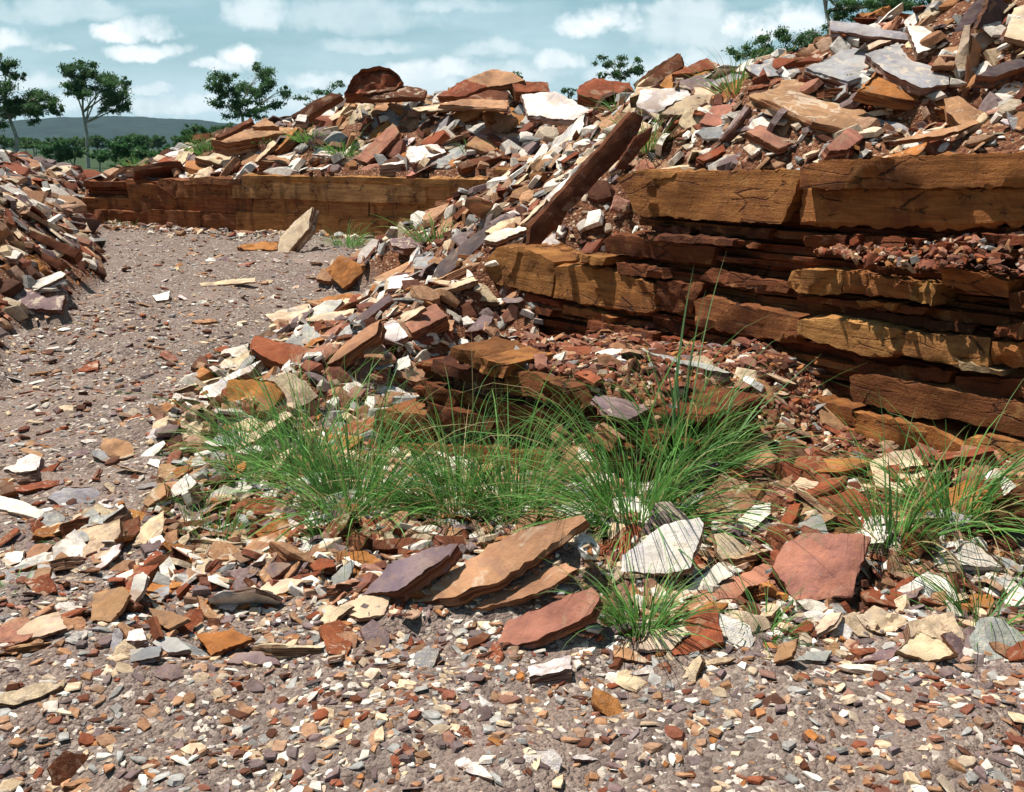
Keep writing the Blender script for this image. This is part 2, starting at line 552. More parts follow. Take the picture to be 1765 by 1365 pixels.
    if lumps:
        far = 1 - sstep((np.hypot(x, y) - 26) / 8)
        z = z + far * rub * (0.22 * fbm(x * 1.4, y * 1.4, 11, 3) + 0.10 * fbm(x * 5, y * 5, 19, 2))
        z = z + 0.05 * (1 - rub) * fbm(x * 2.0, y * 2.0, 23, 3)
    return z


def zones(x, y):
    z0 = height(x, y, False)
    plain = sstep((np.hypot(x, y - 8) - 22) / 6)
    floor_d = np.clip((z0 - 0.06) / 0.10, 0, 1)
    right = sstep((x + 1.3) / 1.2) * 0.6 * sstep((y - 3.6) / .6) * (1 - sstep((y - 7) / 2)) + sstep((x - 0.0) / 0.6) * sstep((y - 3.05) / 0.5)
    rub = np.minimum(1.0, np.maximum(floor_d, right))
    return 1 - rub, rub * (1 - plain), plain


def hit(px, py, tmin=1.5, tmax=70.0):
    d = ray(px, py)
    t = np.concatenate([np.arange(tmin, 14, 0.02), np.arange(14, tmax, 0.06)])
    zt = height(d.x * t, d.y * t)
    k = np.nonzero(CAMZ + d.z * t < zt)[0]
    if len(k) == 0:
        return None
    tt = t[k[0]]
    return Vector((d.x * tt, d.y * tt, CAMZ + d.z * tt))



def frame(n):
    n = Vector(n).normalized()
    up = Vector((0, 0, 1)) if abs(n.z) < 0.95 else Vector((0, 1, 0))
    x = up.cross(n).normalized()
    if abs(n.z) >= 0.95:
        x = Vector((1, 0, 0)) - n * n.x
        x.normalize()
    y = n.cross(x)
    return x, y, n



# ------------------------------------------------------------------ the slabs one can point at
# label | category | colour | edge height (px in the photo) | tilt | lift (m) or d=distance | outline of the upper face
TILT = {'u': (-.08, -.22, .97), 'f': (-.12, -.55, .83), 'v': (-.12, -.93, .35), 'l': (-.55, -.35, .76), 'r': (.42, -.45, .79),
        's': (.30, -.93, .12), 'w': (-.75, -.55, .36)}
HERO = '''
dark purple thick slab leaning beside the long tan slab|slab|P|30|-.42,-.40,.81|.05|623,1024 669,971 740,941 785,934 772,955 686,1017
long tan slab sloping down out of the grass|slab|T|22|-.30,-.48,.82|.07|710,1036 768,985 808,961 876,917 1002,883 1008,892 972,917 856,1001 768,1030
tan slab tucked below the long tan slab|slab|T|14|-.28,-.45,.85|.04|812,1049 876,998 975,968 995,978 924,1022 856,1040
broad brown slab with a pale rim, lowest in the foreground|slab|K|22|-.32,-.45,.83|.05|856,1105 876,1066 951,1036 1019,1012 1033,1026 1019,1056 917,1104 890,1110
flat ochre slab on gravel left of the purple slab|slab|C|8|u|.03|574,1046 632,1022 676,1019 662,1056 618,1065
thin layered brown plank behind the purple slab|plank|B|16|f|.06|615,932 700,924 798,922 801,938 740,944 635,945
ochre stone wedged left of the purple slab|stone|O|8|f|.03|601,951 628,947 662,968 628,1002 611,1005
grey triangular stone standing by the ochre stone|stone|G|6|f|.05|560,1002 604,964 610,971 594,1017
small brick-red block on the gravel edge|stone|R|16|u|.05|534,973 552,960 575,964 578,976 541,982
grey flake with a sharp left tip on gravel|stone|P|20|u|.05|452,978 490,958 513,951 510,966 469,993
small tan layered stone by the white stripe|stone|T|8|u|.05|517,958 545,938 558,937 563,947 530,961
ragged tan flat stone below the small grass|stone|T|7|u|.03|418,944 439,927 473,917 483,930 466,951 435,966
narrow white-edged stone lying under grass|stone|W|8|f|.03|466,886 476,881 517,901 513,918 490,910
dark purple flake left of the ragged tan stone|stone|P|7|u|.03|245,988 289,964 306,968 272,990
flat grey-brown flake above the white blade|stone|P|7|u|.03|262,995 340,979 330,992 282,1000
white curved flake hugging the broad tan slab|stone|W|8|f|.05|208,1046 225,1016 231,992 245,984 254,992 247,1016 222,1050
broad tan slab with white flake on its right|slab|T|10|f|.05|156,1070 160,1022 211,1009 223,1022 208,1049 190,1070
large cream flat slab in the lower left corner|slab|C|8|u|.03|18,1096 61,1063 99,1052 114,1080 68,1096
bright white blade-shaped stone on the gravel|stone|W|5|u|.03|323,1043 367,1026 411,1024 416,1036 401,1050
pale chalky slab level with the gravel|slab|C|4|u|.015|428,1034 459,1002 493,996 525,998 500,1014 450,1036
white stone at the left edge, alone on gravel|stone|W|6|u|.03|0,963 10,951 41,947 36,968 14,975
brown crooked slab right of the white flake|slab|T|10|f|.05|255,1046 299,1054 326,1066 290,1084 269,1072
ochre slab with pale top, low and left of gravel bank|slab|O|14|f|.05|337,1094 401,1085 437,1098 362,1128 352,1111
grey flat stone at the bottom left|stone|G|8|u|.03|224,1117 279,1112 274,1131 224,1140
little white block by the brown upright stone|stone|W|10|u|.05|218,1104 221,1087 245,1081 252,1102
brown upright stone between white and grey stones|stone|B|8|w|.06|245,1070 262,1063 274,1097 262,1109
grey thick stone below the crooked brown slab|stone|G|12|u|.05|262,1107 274,1095 306,1098 328,1117 289,1123
purple flat slab cut by the lower photo edge|slab|P|8|u|.03|390,1142 408,1124 469,1119 482,1144
brown stone near the left edge under white flakes|stone|T|10|f|.05|48,1002 65,978 88,976 80,996
striped white plank pointing in from the left edge|plank|W|14|u|.06|-8,873 -4,852 40,862 80,884 70,892
thick dark brown wedge at the left edge|stone|B|14|f|.06|-6,822 18,830 27,845 0,851
tan finger-shaped stone on the path|stone|T|8|u|.04|31,774 44,769 75,781 68,790
white angular block at the foot of the grass|stone|W|12|l|.05|287,858 296,835 323,816 338,831 322,845
layered tan block left of the white angular block|stone|T|16|-.5,-.5,.7|.05|245,866 262,842 282,831 283,852 254,873
small white lump on the rubble edge|stone|W|9|u|.05|253,798 258,789 275,791 273,804
large red plate propped on rubble at the ramp foot|slab|R|24|.08,-.42,.90|.14|430,592 439,574 493,588 575,611 530,645 449,610
grey triangular plate behind the red plate|slab|G|6|f|.20|490,590 527,553 560,582 524,596
big bright white slab left of the rough orange block|slab|W|18|-.25,-.45,.86|.06|338,683 350,662 422,632 449,619 430,642 396,654 388,685
rough crumbling orange block above the grass|block|O|20|-.15,-.85,.5|.12|388,690 391,654 430,650 470,656 484,676 469,706 408,708
cream slab with brown edge left of the red plate|slab|W|20|u|.06|374,614 386,601 428,589 426,612
dark brown face standing beside the orange block|stone|B|8|v|.10|357,685 388,683 384,705 360,708
crumbling pale ochre boulder half hidden by grass|boulder|C|20|-.4,-.75,.5|.12|306,756 313,713 345,700 360,712 360,754 323,773
long pale plank lying through the grass|plank|C|8|l|.10|399,780 418,754 490,706 503,717 437,759
white and tan plank below the long pale plank|plank|C|10|l|.08|452,810 469,788 503,769 492,790 474,814
tan slab with white top above the grey plate|slab|C|12|u|.06|456,541 530,522 532,536 476,557
cream flat slab at the ramp foot|slab|C|10|u|.05|528,551 537,543 610,531 610,549
big dark brown beam on the left heap|beam|B|26|.25,-.80,.50|.25|29,397 44,392 139,430 129,444
second brown beam under the big dark beam|beam|B|16|.25,-.75,.55|.12|41,434 51,424 112,453 102,464
squat ochre-brown block under the brown beams|block|O|12|v|.12|36,464 37,438 61,443 83,468 66,477
white strip of stone below the brown beams|plank|W|10|u|.08|44,489 85,473 105,466 113,472 58,498
broad purple slab at the left edge by the heap|slab|P|10|f|.08|7,499 41,494 78,511 110,507 105,532 44,528
white slab under the beams at the left edge|slab|W|12|u|.08|-8,440 0,424 38,431 26,444
pale slab leaning up against the far face|slab|C|16|-.55,-.60,.55|.15|476,437 483,408 510,377 537,355 530,391 493,434
orange-brown plank at the foot of the leaning pale slab|plank|O|12|u|.10|408,428 418,418 479,413 477,428
tan block on the floor below the leaning slab|stone|T|10|f|.08|544,479 554,462 575,463 576,485
white block alone on the quarry floor|stone|W|8|u|.05|262,506 292,499 290,514 269,518
long pale plank flat on the quarry floor|plank|C|4|u|.03|342,487 439,477 440,484 347,492
small red stone pair on the path|stone|R|10|u|.06|133,635 150,624 170,618 168,634 148,640
long dark striped plank lying down the ramp|plank|D|20|-.55,-.5,.66|.15|743,480 757,448 800,415 870,370 882,378 810,438 752,486
white slab on top of the dark striped plank|slab|W|12|-.2,-.35,.91|.20|834,413 849,398 890,386 912,392 856,416
upper white slab near the foot of the great leaning slab|slab|C|10|-.2,-.35,.91|.22|836,396 860,382 895,372 904,380 852,400
flat grey square above the dark striped plank|slab|G|18|u|.10|713,462 717,443 747,439 759,448 751,466
bright white angular stone below the grey square|stone|W|14|u|.08|667,496 672,477 700,470 715,480 696,494
thick tan-purple block with striped side on the ramp|block|K|26|-.15,-.45,.88|.12|698,558 710,541 751,521 770,543 710,574
white stone standing on end above the grass|stone|W|10|-.5,-.7,.5|.10|630,634 638,599 655,592 668,611 642,637
white blocky stone left of the tan-purple block|stone|W|14|f|.08|653,583 662,555 686,555 702,577 683,586
dark grey plank pointing down the ramp|plank|D|14|-.45,-.5,.74|.10|606,566 615,545 669,504 675,516
long tan beam running down into the grass|beam|T|22|-.40,-.45,.80|.16|560,629 592,592 640,558 654,552 648,574 585,618
white chip with brown side left of the low ledge|stone|W|12|f|.08|677,640 686,618 703,609 708,628
white pointed chip beside the low ledge|stone|W|8|v|.08|711,647 723,616 736,635 727,654
tan plank with white top near the ledge corner|plank|C|10|u|.10|721,509 770,489 815,473 824,481 754,504
brown plank slanting over the ramp foot|plank|T|12|u|.10|643,477 717,443 719,455 655,484
purple-grey plates piled on the low ledge|slab|P|10|f|.06|802,572 832,541 851,545 834,566
red upright stone on top of the ledge rubble|stone|K|10|v|.10|864,543 883,524 893,530 890,550 870,555
cream upright chip on the corner of the ledge|stone|C|8|v|.10|813,584 825,577 834,584 822,613
tan stone beside the purple-grey plates|stone|T|10|u|.08|754,570 768,548 783,551 778,569
pink chip on the red rubble of the ledge|stone|K|6|f|.03|919,611 941,606 943,632 924,634
red flat chip at the right of the ledge rubble|stone|R|10|u|.04|990,642 1012,633 1038,652 1024,659
grey slab lying at the ledge foot behind tall grass|slab|P|8|u|.05|1019,686 1029,677 1127,698 1080,722 1048,715
red cone-shaped rock on the ledge front|stone|R|16|f|.06|970,676 1002,667 1021,686 1001,705
great dark slab leaning diagonally over the rubble ramp|slab|B|13|.28,-.90,.22|d=7.35|912,420 916,390 1000,295 1091,192 1110,201 1097,237 1010,332 934,416
second dark slab behind the great leaning slab|slab|B|7|.3,-.9,.2|d=7.3|1062,288 1096,236 1126,218 1122,236 1078,290
white slab with brown edge on the far heap|slab|W|20|-.1,-.35,.92|.15|699,266 706,252 751,246 768,258 710,278
orange slab leaning on the far heap|slab|O|10|-.3,-.6,.7|.15|623,252 662,194 674,213 638,246
tan slab leaning below the orange one|slab|K|10|-.3,-.6,.7|.20|609,273 676,211 688,227 666,250 632,280
folded grey-white slab above the orange slab|slab|W|10|-.2,-.6,.7|.20|660,208 678,184 710,174 716,198 674,215
long cream plank across the far heap|plank|C|7|u|.25|711,182 770,174 834,173 834,182 720,188
pale grey needle of stone standing on the far heap|stone|G|6|-.7,-.6,.4|.25|732,242 740,227 773,197 764,222
big white square slab on the heap top|slab|W|16|-.1,-.5,.85|d=15|898,159 955,157 1018,188 989,205 910,195
dark red rounded boulder crowning the far heap|boulder|R|30|.05,-.85,.5|d=20.5|592,157 604,136 621,116 648,112 671,113 684,124 695,140 680,152 630,158
flat brown slabs under the crowning boulder|slab|B|10|f|d=20.3|596,160 640,150 700,146 735,152 730,166 640,168
brown peaked slab on the second peak|slab|T|10|-.1,-.5,.8|d=19.4|800,136 849,117 880,122 905,137 862,146 820,148
thick brown block right of the second peak|block|R|18|.1,-.6,.75|d=19.2|880,139 944,140 948,157 890,157
red slab on the left of the second peak|slab|R|12|-.3,-.6,.7|d=19.2|752,165 780,147 800,137 838,146 800,164
brown wedge under the second peak|stone|B|12|f|d=18.8|798,172 840,152 876,156 874,176
tan plank under the second peak|plank|T|8|u|d=18.5|756,178 800,170 876,170 874,184
red-brown block at the gap in the skyline|block|R|18|f|d=12.5|997,147 1024,134 1084,140 1093,155 1034,172 995,161
dark brown slab edge below the skyline block|slab|B|16|.2,-.85,.4|d=12|1000,208 1040,178 1084,150 1093,159 1043,212
cream folded slab right of the skyline block|slab|C|10|f|d=10.5|1072,190 1111,150 1150,146 1098,198
dark jagged rock pointing at the sky|stone|B|16|-.3,-.8,.5|d=10.3|1092,144 1128,114 1168,91 1177,105 1101,154
grey-white slab low on the far heap|slab|G|8|f|.12|732,286 808,248 824,257 761,288
brown beam along the top edge of the far face|beam|B|14|f|.10|786,281 866,259 872,267 795,290
grey strip above the brown beam|plank|G|8|f|.15|772,259 822,238 827,247 784,268
pinkish slab in the middle of the heap|slab|K|10|f|.15|806,239 842,214 861,208 848,237 822,244
white flake above the pinkish slab|slab|W|8|f|.15|806,222 836,204 851,223 822,227
bright white block near the left of the far heap|stone|W|14|u|.15|548,266 557,250 579,256 567,271
flat brown slab at the left end of the heap|slab|T|24|.05,-.42,.9|.35|364,238 391,228 440,220 476,214 512,217 510,226 440,238 391,246
dark plank lying on the flat brown slab|plank|B|8|f|.45|369,233 432,202 437,207 378,235
white slab at the far left brow of the heap|slab|W|10|u|.25|284,264 306,256 350,246 349,254 299,269
tan slab behind the dark plank|slab|T|10|f|.5|433,216 456,202 480,216
white block beside dark planks on the brow|stone|W|12|f|.4|508,206 524,185 532,190 526,209
dark brown planks stacked on the left brow|plank|B|14|-.2,-.8,.5|.5|501,199 540,174 571,158 587,163 520,205
long pale plank sloping along the brow|plank|C|8|-.3,-.5,.8|.3|508,238 600,182 604,190 520,240
white stone below the long pale plank|stone|W|12|u|.15|538,264 551,251 577,253 573,269
pale plank slanting above the far face|plank|C|8|l|.15|433,277 469,239 475,245 443,277
largest tan slab, flat and corner-notched, on the right heap|slab|T|20|.02,-.34,.94|.16|1294,158 1341,149 1350,133 1432,140 1470,170 1518,207 1496,215 1458,220 1401,207
tan prop slab under the largest tan slab|slab|K|16|.35,-.45,.82|.08|1424,253 1458,222 1498,201 1505,222 1462,256 1430,260
tan oblong slab left of the prop slab|slab|K|12|.1,-.4,.9|.08|1286,226 1311,212 1392,237 1343,254
big blue-grey slab on the right heap|slab|G|18|-.05,-.40,.91|.22|1388,115 1425,97 1462,80 1494,82 1526,117 1496,128 1462,138
pale grey slab overlapping the blue-grey slab|slab|G|16|.05,-.42,.9|.30|1492,90 1548,70 1571,101 1637,121 1637,141 1590,149 1526,122
rough orange-rimmed slab with black hollow underneath|slab|O|22|.12,-.55,.82|.20|1479,150 1511,117 1560,132 1616,154 1690,184 1665,192 1590,170 1514,158
tall pale plank standing upright on the right heap|plank|C|8|-.70,-.70,.1|d=7.7|1633,156 1661,43 1671,42 1667,158 1652,164
brown upright slab beside the tall pale plank|slab|T|9|.55,-.8,.1|d=7.6|1661,168 1677,62 1692,83 1679,175
white square stone near the top of the right heap|slab|W|14|f|d=8.2|1563,41 1605,45 1614,79 1582,91
long grey beam reaching left from the right heap|beam|G|16|f|d=8.4|1430,34 1499,43 1567,57 1569,68 1496,60 1432,49
orange boulder against the tree on the right heap|boulder|O|18|f|d=8.6|1475,25 1514,15 1575,22 1581,34 1548,43 1492,38
dark leaning beam at the top right|beam|D|14|-.6,-.7,.3|d=8.3|1633,68 1688,-12 1724,-12 1665,51
cream slab in the top right corner|slab|C|10|-.2,-.6,.75|d=7.9|1731,62 1748,13 1785,-2 1785,74
dark slab tilted behind the cream corner slab|slab|D|12|s|d=8.4|1712,-14 1743,13 1746,40 1686,47
dark grey beam at the right edge of the heap|beam|D|22|.1,-.6,.8|d=7.4|1686,128 1730,106 1785,92 1785,108 1718,130
cream slab below the dark grey beam|slab|W|14|.1,-.5,.85|d=7.1|1699,177 1756,122 1776,146 1718,180
grey slab leaning behind the brown upright slab|slab|G|8|v|d=7.9|1675,58 1718,51 1720,68 1692,85
tan-grey stone standing near the right edge|stone|T|8|v|d=7.6|1724,104 1744,58 1759,87 1755,94
brown stone under the white square stone|stone|T|10|f|.15|1607,111 1628,81 1652,77 1645,111
purple dome-shaped stone under the black hollow|stone|P|6|f|.06|1560,205 1601,190 1618,205 1571,213
pale grey slab left of the tan notched slab|slab|G|8|f|.15|1283,115 1330,98 1385,121 1311,134
white folded slab by the left tuft of the heap|slab|W|14|f|.10|1098,183 1104,153 1175,149 1192,162 1123,194
cream slab beside the upper grass tuft|slab|C|12|f|.08|1136,194 1183,164 1241,156 1238,170 1190,194
purple-grey slab behind the upper grass tuft|slab|P|10|f|.15|1160,141 1236,119 1256,128 1238,155 1194,153
dark plank rising to the skyline left of the tuft|plank|B|14|-.4,-.75,.5|d=9.6|1098,149 1172,90 1177,113 1123,149
brown humped slab on the skyline left of the tuft|slab|R|14|f|d=9.4|1158,126 1217,98 1245,113 1187,126
pinkish slab under the upper tuft|slab|K|10|f|.06|1205,209 1228,183 1258,179 1268,196 1239,217
red plank lying on the rubble over the top bed|plank|R|10|f|.05|1200,270 1247,247 1251,258 1213,277
long tan plank at the foot of the black hollow|plank|T|10|f|.06|1531,243 1658,213 1720,183 1706,203 1628,232
dark stack of layers below the long grey beam|stone|B|14|v|d=8.2|1448,62 1507,72 1499,83 1450,89
red beam behind the blue-grey slab|beam|R|10|f|d=8.8|1373,106 1424,81 1451,89 1413,104
tan slab with a torn upper edge in the right rubble|slab|T|12|-.1,-.60,.79|.08|1200,876 1213,849 1243,817 1288,833 1302,868 1228,913
white and purple patched slab right of the front tuft|slab|W|26|-.25,-.70,.66|.12|1068,985 1072,955 1145,902 1205,891 1213,902 1190,979 1153,987
purple-grey slab standing behind the patched slab|slab|P|8|-.35,-.7,.6|.14|1106,919 1130,866 1157,864 1187,894 1119,923
large pinkish-red square slab in the right foreground|slab|K|18|-.12,-.62,.77|.10|1332,976 1352,938 1386,919 1477,919 1501,925 1467,1026 1371,1032
white pyramid-shaped rock with brown underside|boulder|W|20|-.1,-.55,.8|.10|1610,972 1640,950 1665,930 1690,934 1735,974 1703,976
ochre bowl-shaped rock under the pinkish-red slab|boulder|O|22|f|.08|1266,1036 1288,1009 1326,1002 1360,1028 1358,1036 1325,1022 1280,1028
tan plate left of the pinkish-red slab|slab|K|10|u|.06|1211,1032 1251,998 1330,964 1336,1004 1270,1028
white plate right of the front tuft|slab|W|7|f|.05|1170,1021 1239,968 1264,989 1187,1032
white and purple striped stone standing on end|stone|P|8|-.75,-.55,.4|.10|1158,859 1175,819 1206,787 1238,799 1190,851
cream block in the middle of the right rubble|stone|W|12|f|.06|1271,896 1300,870 1328,866 1328,885 1296,912
red-brown cube right of the cream block|block|R|14|v|.06|1326,862 1345,855 1351,881 1326,893
red finger-shaped stone by the red-brown cube|stone|R|10|l|.06|1339,908 1360,870 1381,866 1364,900
pale grey flat stone on top of the pinkish-red slab|stone|G|6|f|.04|1369,919 1379,900 1413,883 1428,919
cream pair of stones at the foot of the rock face|stone|C|10|f|.05|1354,845 1379,821 1411,830 1394,855
tan stone behind the cream block|stone|T|8|f|.05|1320,859 1334,832 1366,817 1362,838
cream stone with pink side below the rock face|stone|K|12|u|.05|1411,823 1420,802 1452,806 1447,821
red stone under the lowest rock bed|stone|R|10|u|.04|1354,808 1360,794 1388,791 1379,806
big pink rock near the right edge|boulder|K|16|f|.06|1650,821 1673,794 1705,791 1709,823 1665,840
pale pinkish stone beside the big pink rock|stone|W|8|l|.06|1697,815 1718,806 1752,838 1722,862 1703,842
tan plank leaning in from the right edge|plank|T|12|-.5,-.6,.6|.12|1724,817 1783,764 1785,806 1741,829
large brown boulder cut by the right photo edge|boulder|B|40|-.35,-.7,.62|.16|1693,919 1711,866 1740,846 1790,810 1790,890 1740,905
cream rock at the bottom right|boulder|C|14|f|.06|1545,1119 1582,1085 1628,1104 1652,1124 1601,1138
purple-grey triangular stone at the bottom right|stone|P|8|u|.05|1622,1104 1654,1077 1686,1106 1665,1119
white square stone at the bottom right|stone|W|8|u|.04|1693,1104 1729,1096 1724,1121 1705,1117
brown stone in the bottom right corner|stone|R|14|f|.05|1735,1119 1775,1096 1785,1132 1741,1138
brown upright stone under the ochre bowl-shaped rock|stone|T|10|l|.05|1332,1141 1341,1111 1373,1100 1364,1130
long grey stone near the bottom edge|stone|G|8|u|.04|1369,1138 1394,1122 1434,1119 1422,1138
second long grey stone left of the cream rock|stone|P|8|u|.04|1467,1141 1514,1119 1550,1115 1537,1134
cream rock with rusty side below the front tuft|boulder|C|14|f|.06|1098,1119 1119,1081 1175,1070 1189,1087 1157,1119
tan rusty chunk left of the ochre bowl-shaped rock|stone|O|14|f|.06|1192,1062 1221,1036 1256,1039 1213,1077
tan-red slab below the pinkish-red slab|stone|R|7|u|.04|1362,1092 1390,1066 1403,1072 1398,1085
small cream stone under the pinkish-red slab|stone|W|8|u|.05|1399,1062 1409,1047 1437,1047 1430,1070
dark purple striped stone below the broad brown slab|plank|D|14|f|.06|989,1106 1040,1081 1087,1071 1093,1080 1026,1102
tan stone below the dark purple striped stone|stone|T|8|u|.05|1058,1131 1057,1109 1091,1119 1123,1140
pinkish-cream broken rock in front of the sparse tuft|boulder|C|16|f|.06|1475,1059 1507,1043 1573,1068 1533,1092 1492,1081
cream stone behind the orange stone|stone|W|10|f|.05|1603,1028 1620,1006 1645,1017 1637,1040
orange stone at the right under the sparse tuft|stone|O|10|f|.05|1659,1043 1673,1024 1709,1024 1716,1047
brown-red slab half hidden behind the right tufts|slab|R|10|v|.10|1550,964 1563,919 1622,911 1586,961
'''
NAMES = {'slab': 'rock_slab', 'stone': 'loose_stone', 'plank': 'stone_plank', 'beam': 'stone_beam', 'block': 'stone_block', 'boulder': 'boulder'}
GROUPS = {'slab': 'broken slabs lying about the quarry', 'stone': 'loose stones among the rubble', 'plank': 'long thin split stones', 'beam': 'long thick split stones', 'block': 'thick squared stones', 'boulder': 'large rough rocks'}

placed = []
FILL = []
rngH = random.Random(99)
CAMV = Vector((0, 0, CAMZ))


def sight(pix, n, anchor):
    out = []
    for px, py in pix:
        d = ray(px, py)
        out.append(CAMV + d * ((anchor - CAMV).dot(n) / d.dot(n)))
    return out


for line in HERO.strip().split('\n'):
    label, cat, colk, edge, tilt, lift, pts = line.split('|')
    pix = [tuple(float(v) for v in p.split(',')) for p in pts.split()]
    cx, cy = sum(p[0] for p in pix) / len(pix), sum(p[1] for p in pix) / len(pix)
    n = Vector(TILT[tilt] if tilt in TILT else [float(v) for v in tilt.split(',')]).normalized()
    r = ray(cx, cy)
    view = -r.normalized()
    k = 0
    while n.dot(view) < 0.26 and k < 40:
        n = (n + view * 0.03).normalized()
        k += 1
    dmax = float(lift[2:]) if lift.startswith('d=') else 1e9
    h_ = hit(cx, cy)
    anchor = CAMV + r * min(dmax, 20) if h_ is None or h_.y > dmax + 1.0 else h_
    # slide it towards the viewer's side until its upper face clears the rubble it lies on
    need = -0.01 if n.z < 0.5 else 0.3 * float(edge) * project(anchor)[2] / 1716
    for it in range(26):
        C3 = sight(pix, n, anchor)
        g = [p.z - float(height(p.x, p.y)) for p in C3]
        g.sort()
        if g[len(g) // 4 if n.z < .6 else 0] > need:
            break
        anchor = CAMV + (anchor - CAMV) * 0.992
    dep = project(anchor)[2]
    th = max(.012, float(edge) * dep / 1716 * 1.15)
    C3 = sight(pix, n, anchor)
    placed.append((label, cat, colk, pix, n, anchor, th, dep, cx, cy))
    if n.z > 0.72 and 'hollow' not in label and dep < 12:
        FILL.append(([(p.x, p.y) for p in C3], n.copy(), sum(C3, Vector()) / len(C3) - n * th * .8))


def surface(x, y):
    """the ground with the small stone heaps that carry the slabs"""
    x, y = np.asarray(x, float), np.asarray(y, float)
    shp = x.shape
    x, y = x.ravel(), y.ravel()
    z = height(x, y)
    base = z.copy()
    for poly, n, c in FILL:
        xs, ys = [p[0] for p in poly], [p[1] for p in poly]
        k = np.nonzero((x > min(xs) - .5) & (x < max(xs) + .5) & (y > min(ys) - .5) & (y < max(ys) + .5))[0]
        if len(k) == 0:
            continue
        X, Y_ = x[k], y[k]
        ins = np.zeros(len(k), bool)
        dist = np.full(len(k), 1e9)
        qx, qy = X.copy(), Y_.copy()
        j = len(poly) - 1
        for i in range(len(poly)):
            (ax, ay), (bx, by) = poly[j], poly[i]
            t = np.clip(((X - ax) * (bx - ax) + (Y_ - ay) * (by - ay)) / ((bx - ax) ** 2 + (by - ay) ** 2 + 1e-9), 0, 1)
            ex, ey = ax + t * (bx - ax), ay + t * (by - ay)
            dd = np.hypot(X - ex, Y_ - ey)
            m = dd < dist
            dist = np.where(m, dd, dist); qx = np.where(m, ex, qx); qy = np.where(m, ey, qy)
            cr = ((ay > Y_) != (by > Y_)) & (X < (bx - ax) * (Y_ - ay) / (by - ay + 1e-12) + ax)
            ins ^= cr
            j = i
        qx = np.where(ins, X, qx); qy = np.where(ins, Y_, qy); dist = np.where(ins, 0, dist)
        zp = c.z - (n.x * (qx - c.x) + n.y * (qy - c.y)) / n.z - .012
        zp = np.minimum(zp, base[k] + .22) - dist * 2.4 - .02
        # never heap stones in front of the quarry faces' open fronts higher than the slab itself
        z[k] = np.maximum(z[k], zp)
    return z.reshape(shp)



def axis(lo, hi, fine_lo, fine_hi, step, grow=1.09, most=140.0):
    a = list(np.arange(fine_lo, fine_hi + 1e-6, step))
    s, v = step, a[-1]
    while v < hi:
        s = min(s * grow, most)
        v += s
        a.append(v)
    s, v = step, a[0]
    b = []
    while v > lo:
        s = min(s * grow, most)
        v -= s
        b.append(v)
    return np.array(b[::-1] + a)


gx = np.concatenate([axis(-3500, -11.2, -11.9, -11.2, 0.13), np.arange(-11.08, -5.55, 0.12), axis(-5.5, 3500, -5.5, 5.0, 0.05)])
gx = np.unique(np.round(gx, 4))
gy = np.concatenate([axis(-300, 12.5, 1.8, 12.5, 0.05), np.arange(12.6, 24.6, 0.11), axis(24.7, 4200, 24.7, 25.0, 0.13)])
gy = np.unique(np.round(gy, 4))
GX, GY = np.meshgrid(gx, gy)
GZ = surface(GX, GY)
nx, ny = len(gx), len(gy)
V = np.stack([GX, GY, GZ], -1).reshape(-1, 3)
ii = (np.arange(ny - 1)[:, None] * nx + np.arange(nx - 1)[None, :]).ravel()
quads = np.stack([ii, ii + 1, ii + 1 + nx, ii + nx], -1)
zr_, zg_, zb_ = zones(GX.ravel(), GY.ravel())
me = npmesh('ground', V, quads.ravel(), np.arange(len(quads)) * 4, np.stack([zr_, zg_, zb_], -1), True)
ground = link('ground', me, M_GROUND)
tag(ground, 'purple-brown gravel quarry floor rising into heaps of broken stone', 'ground', kind='structure')

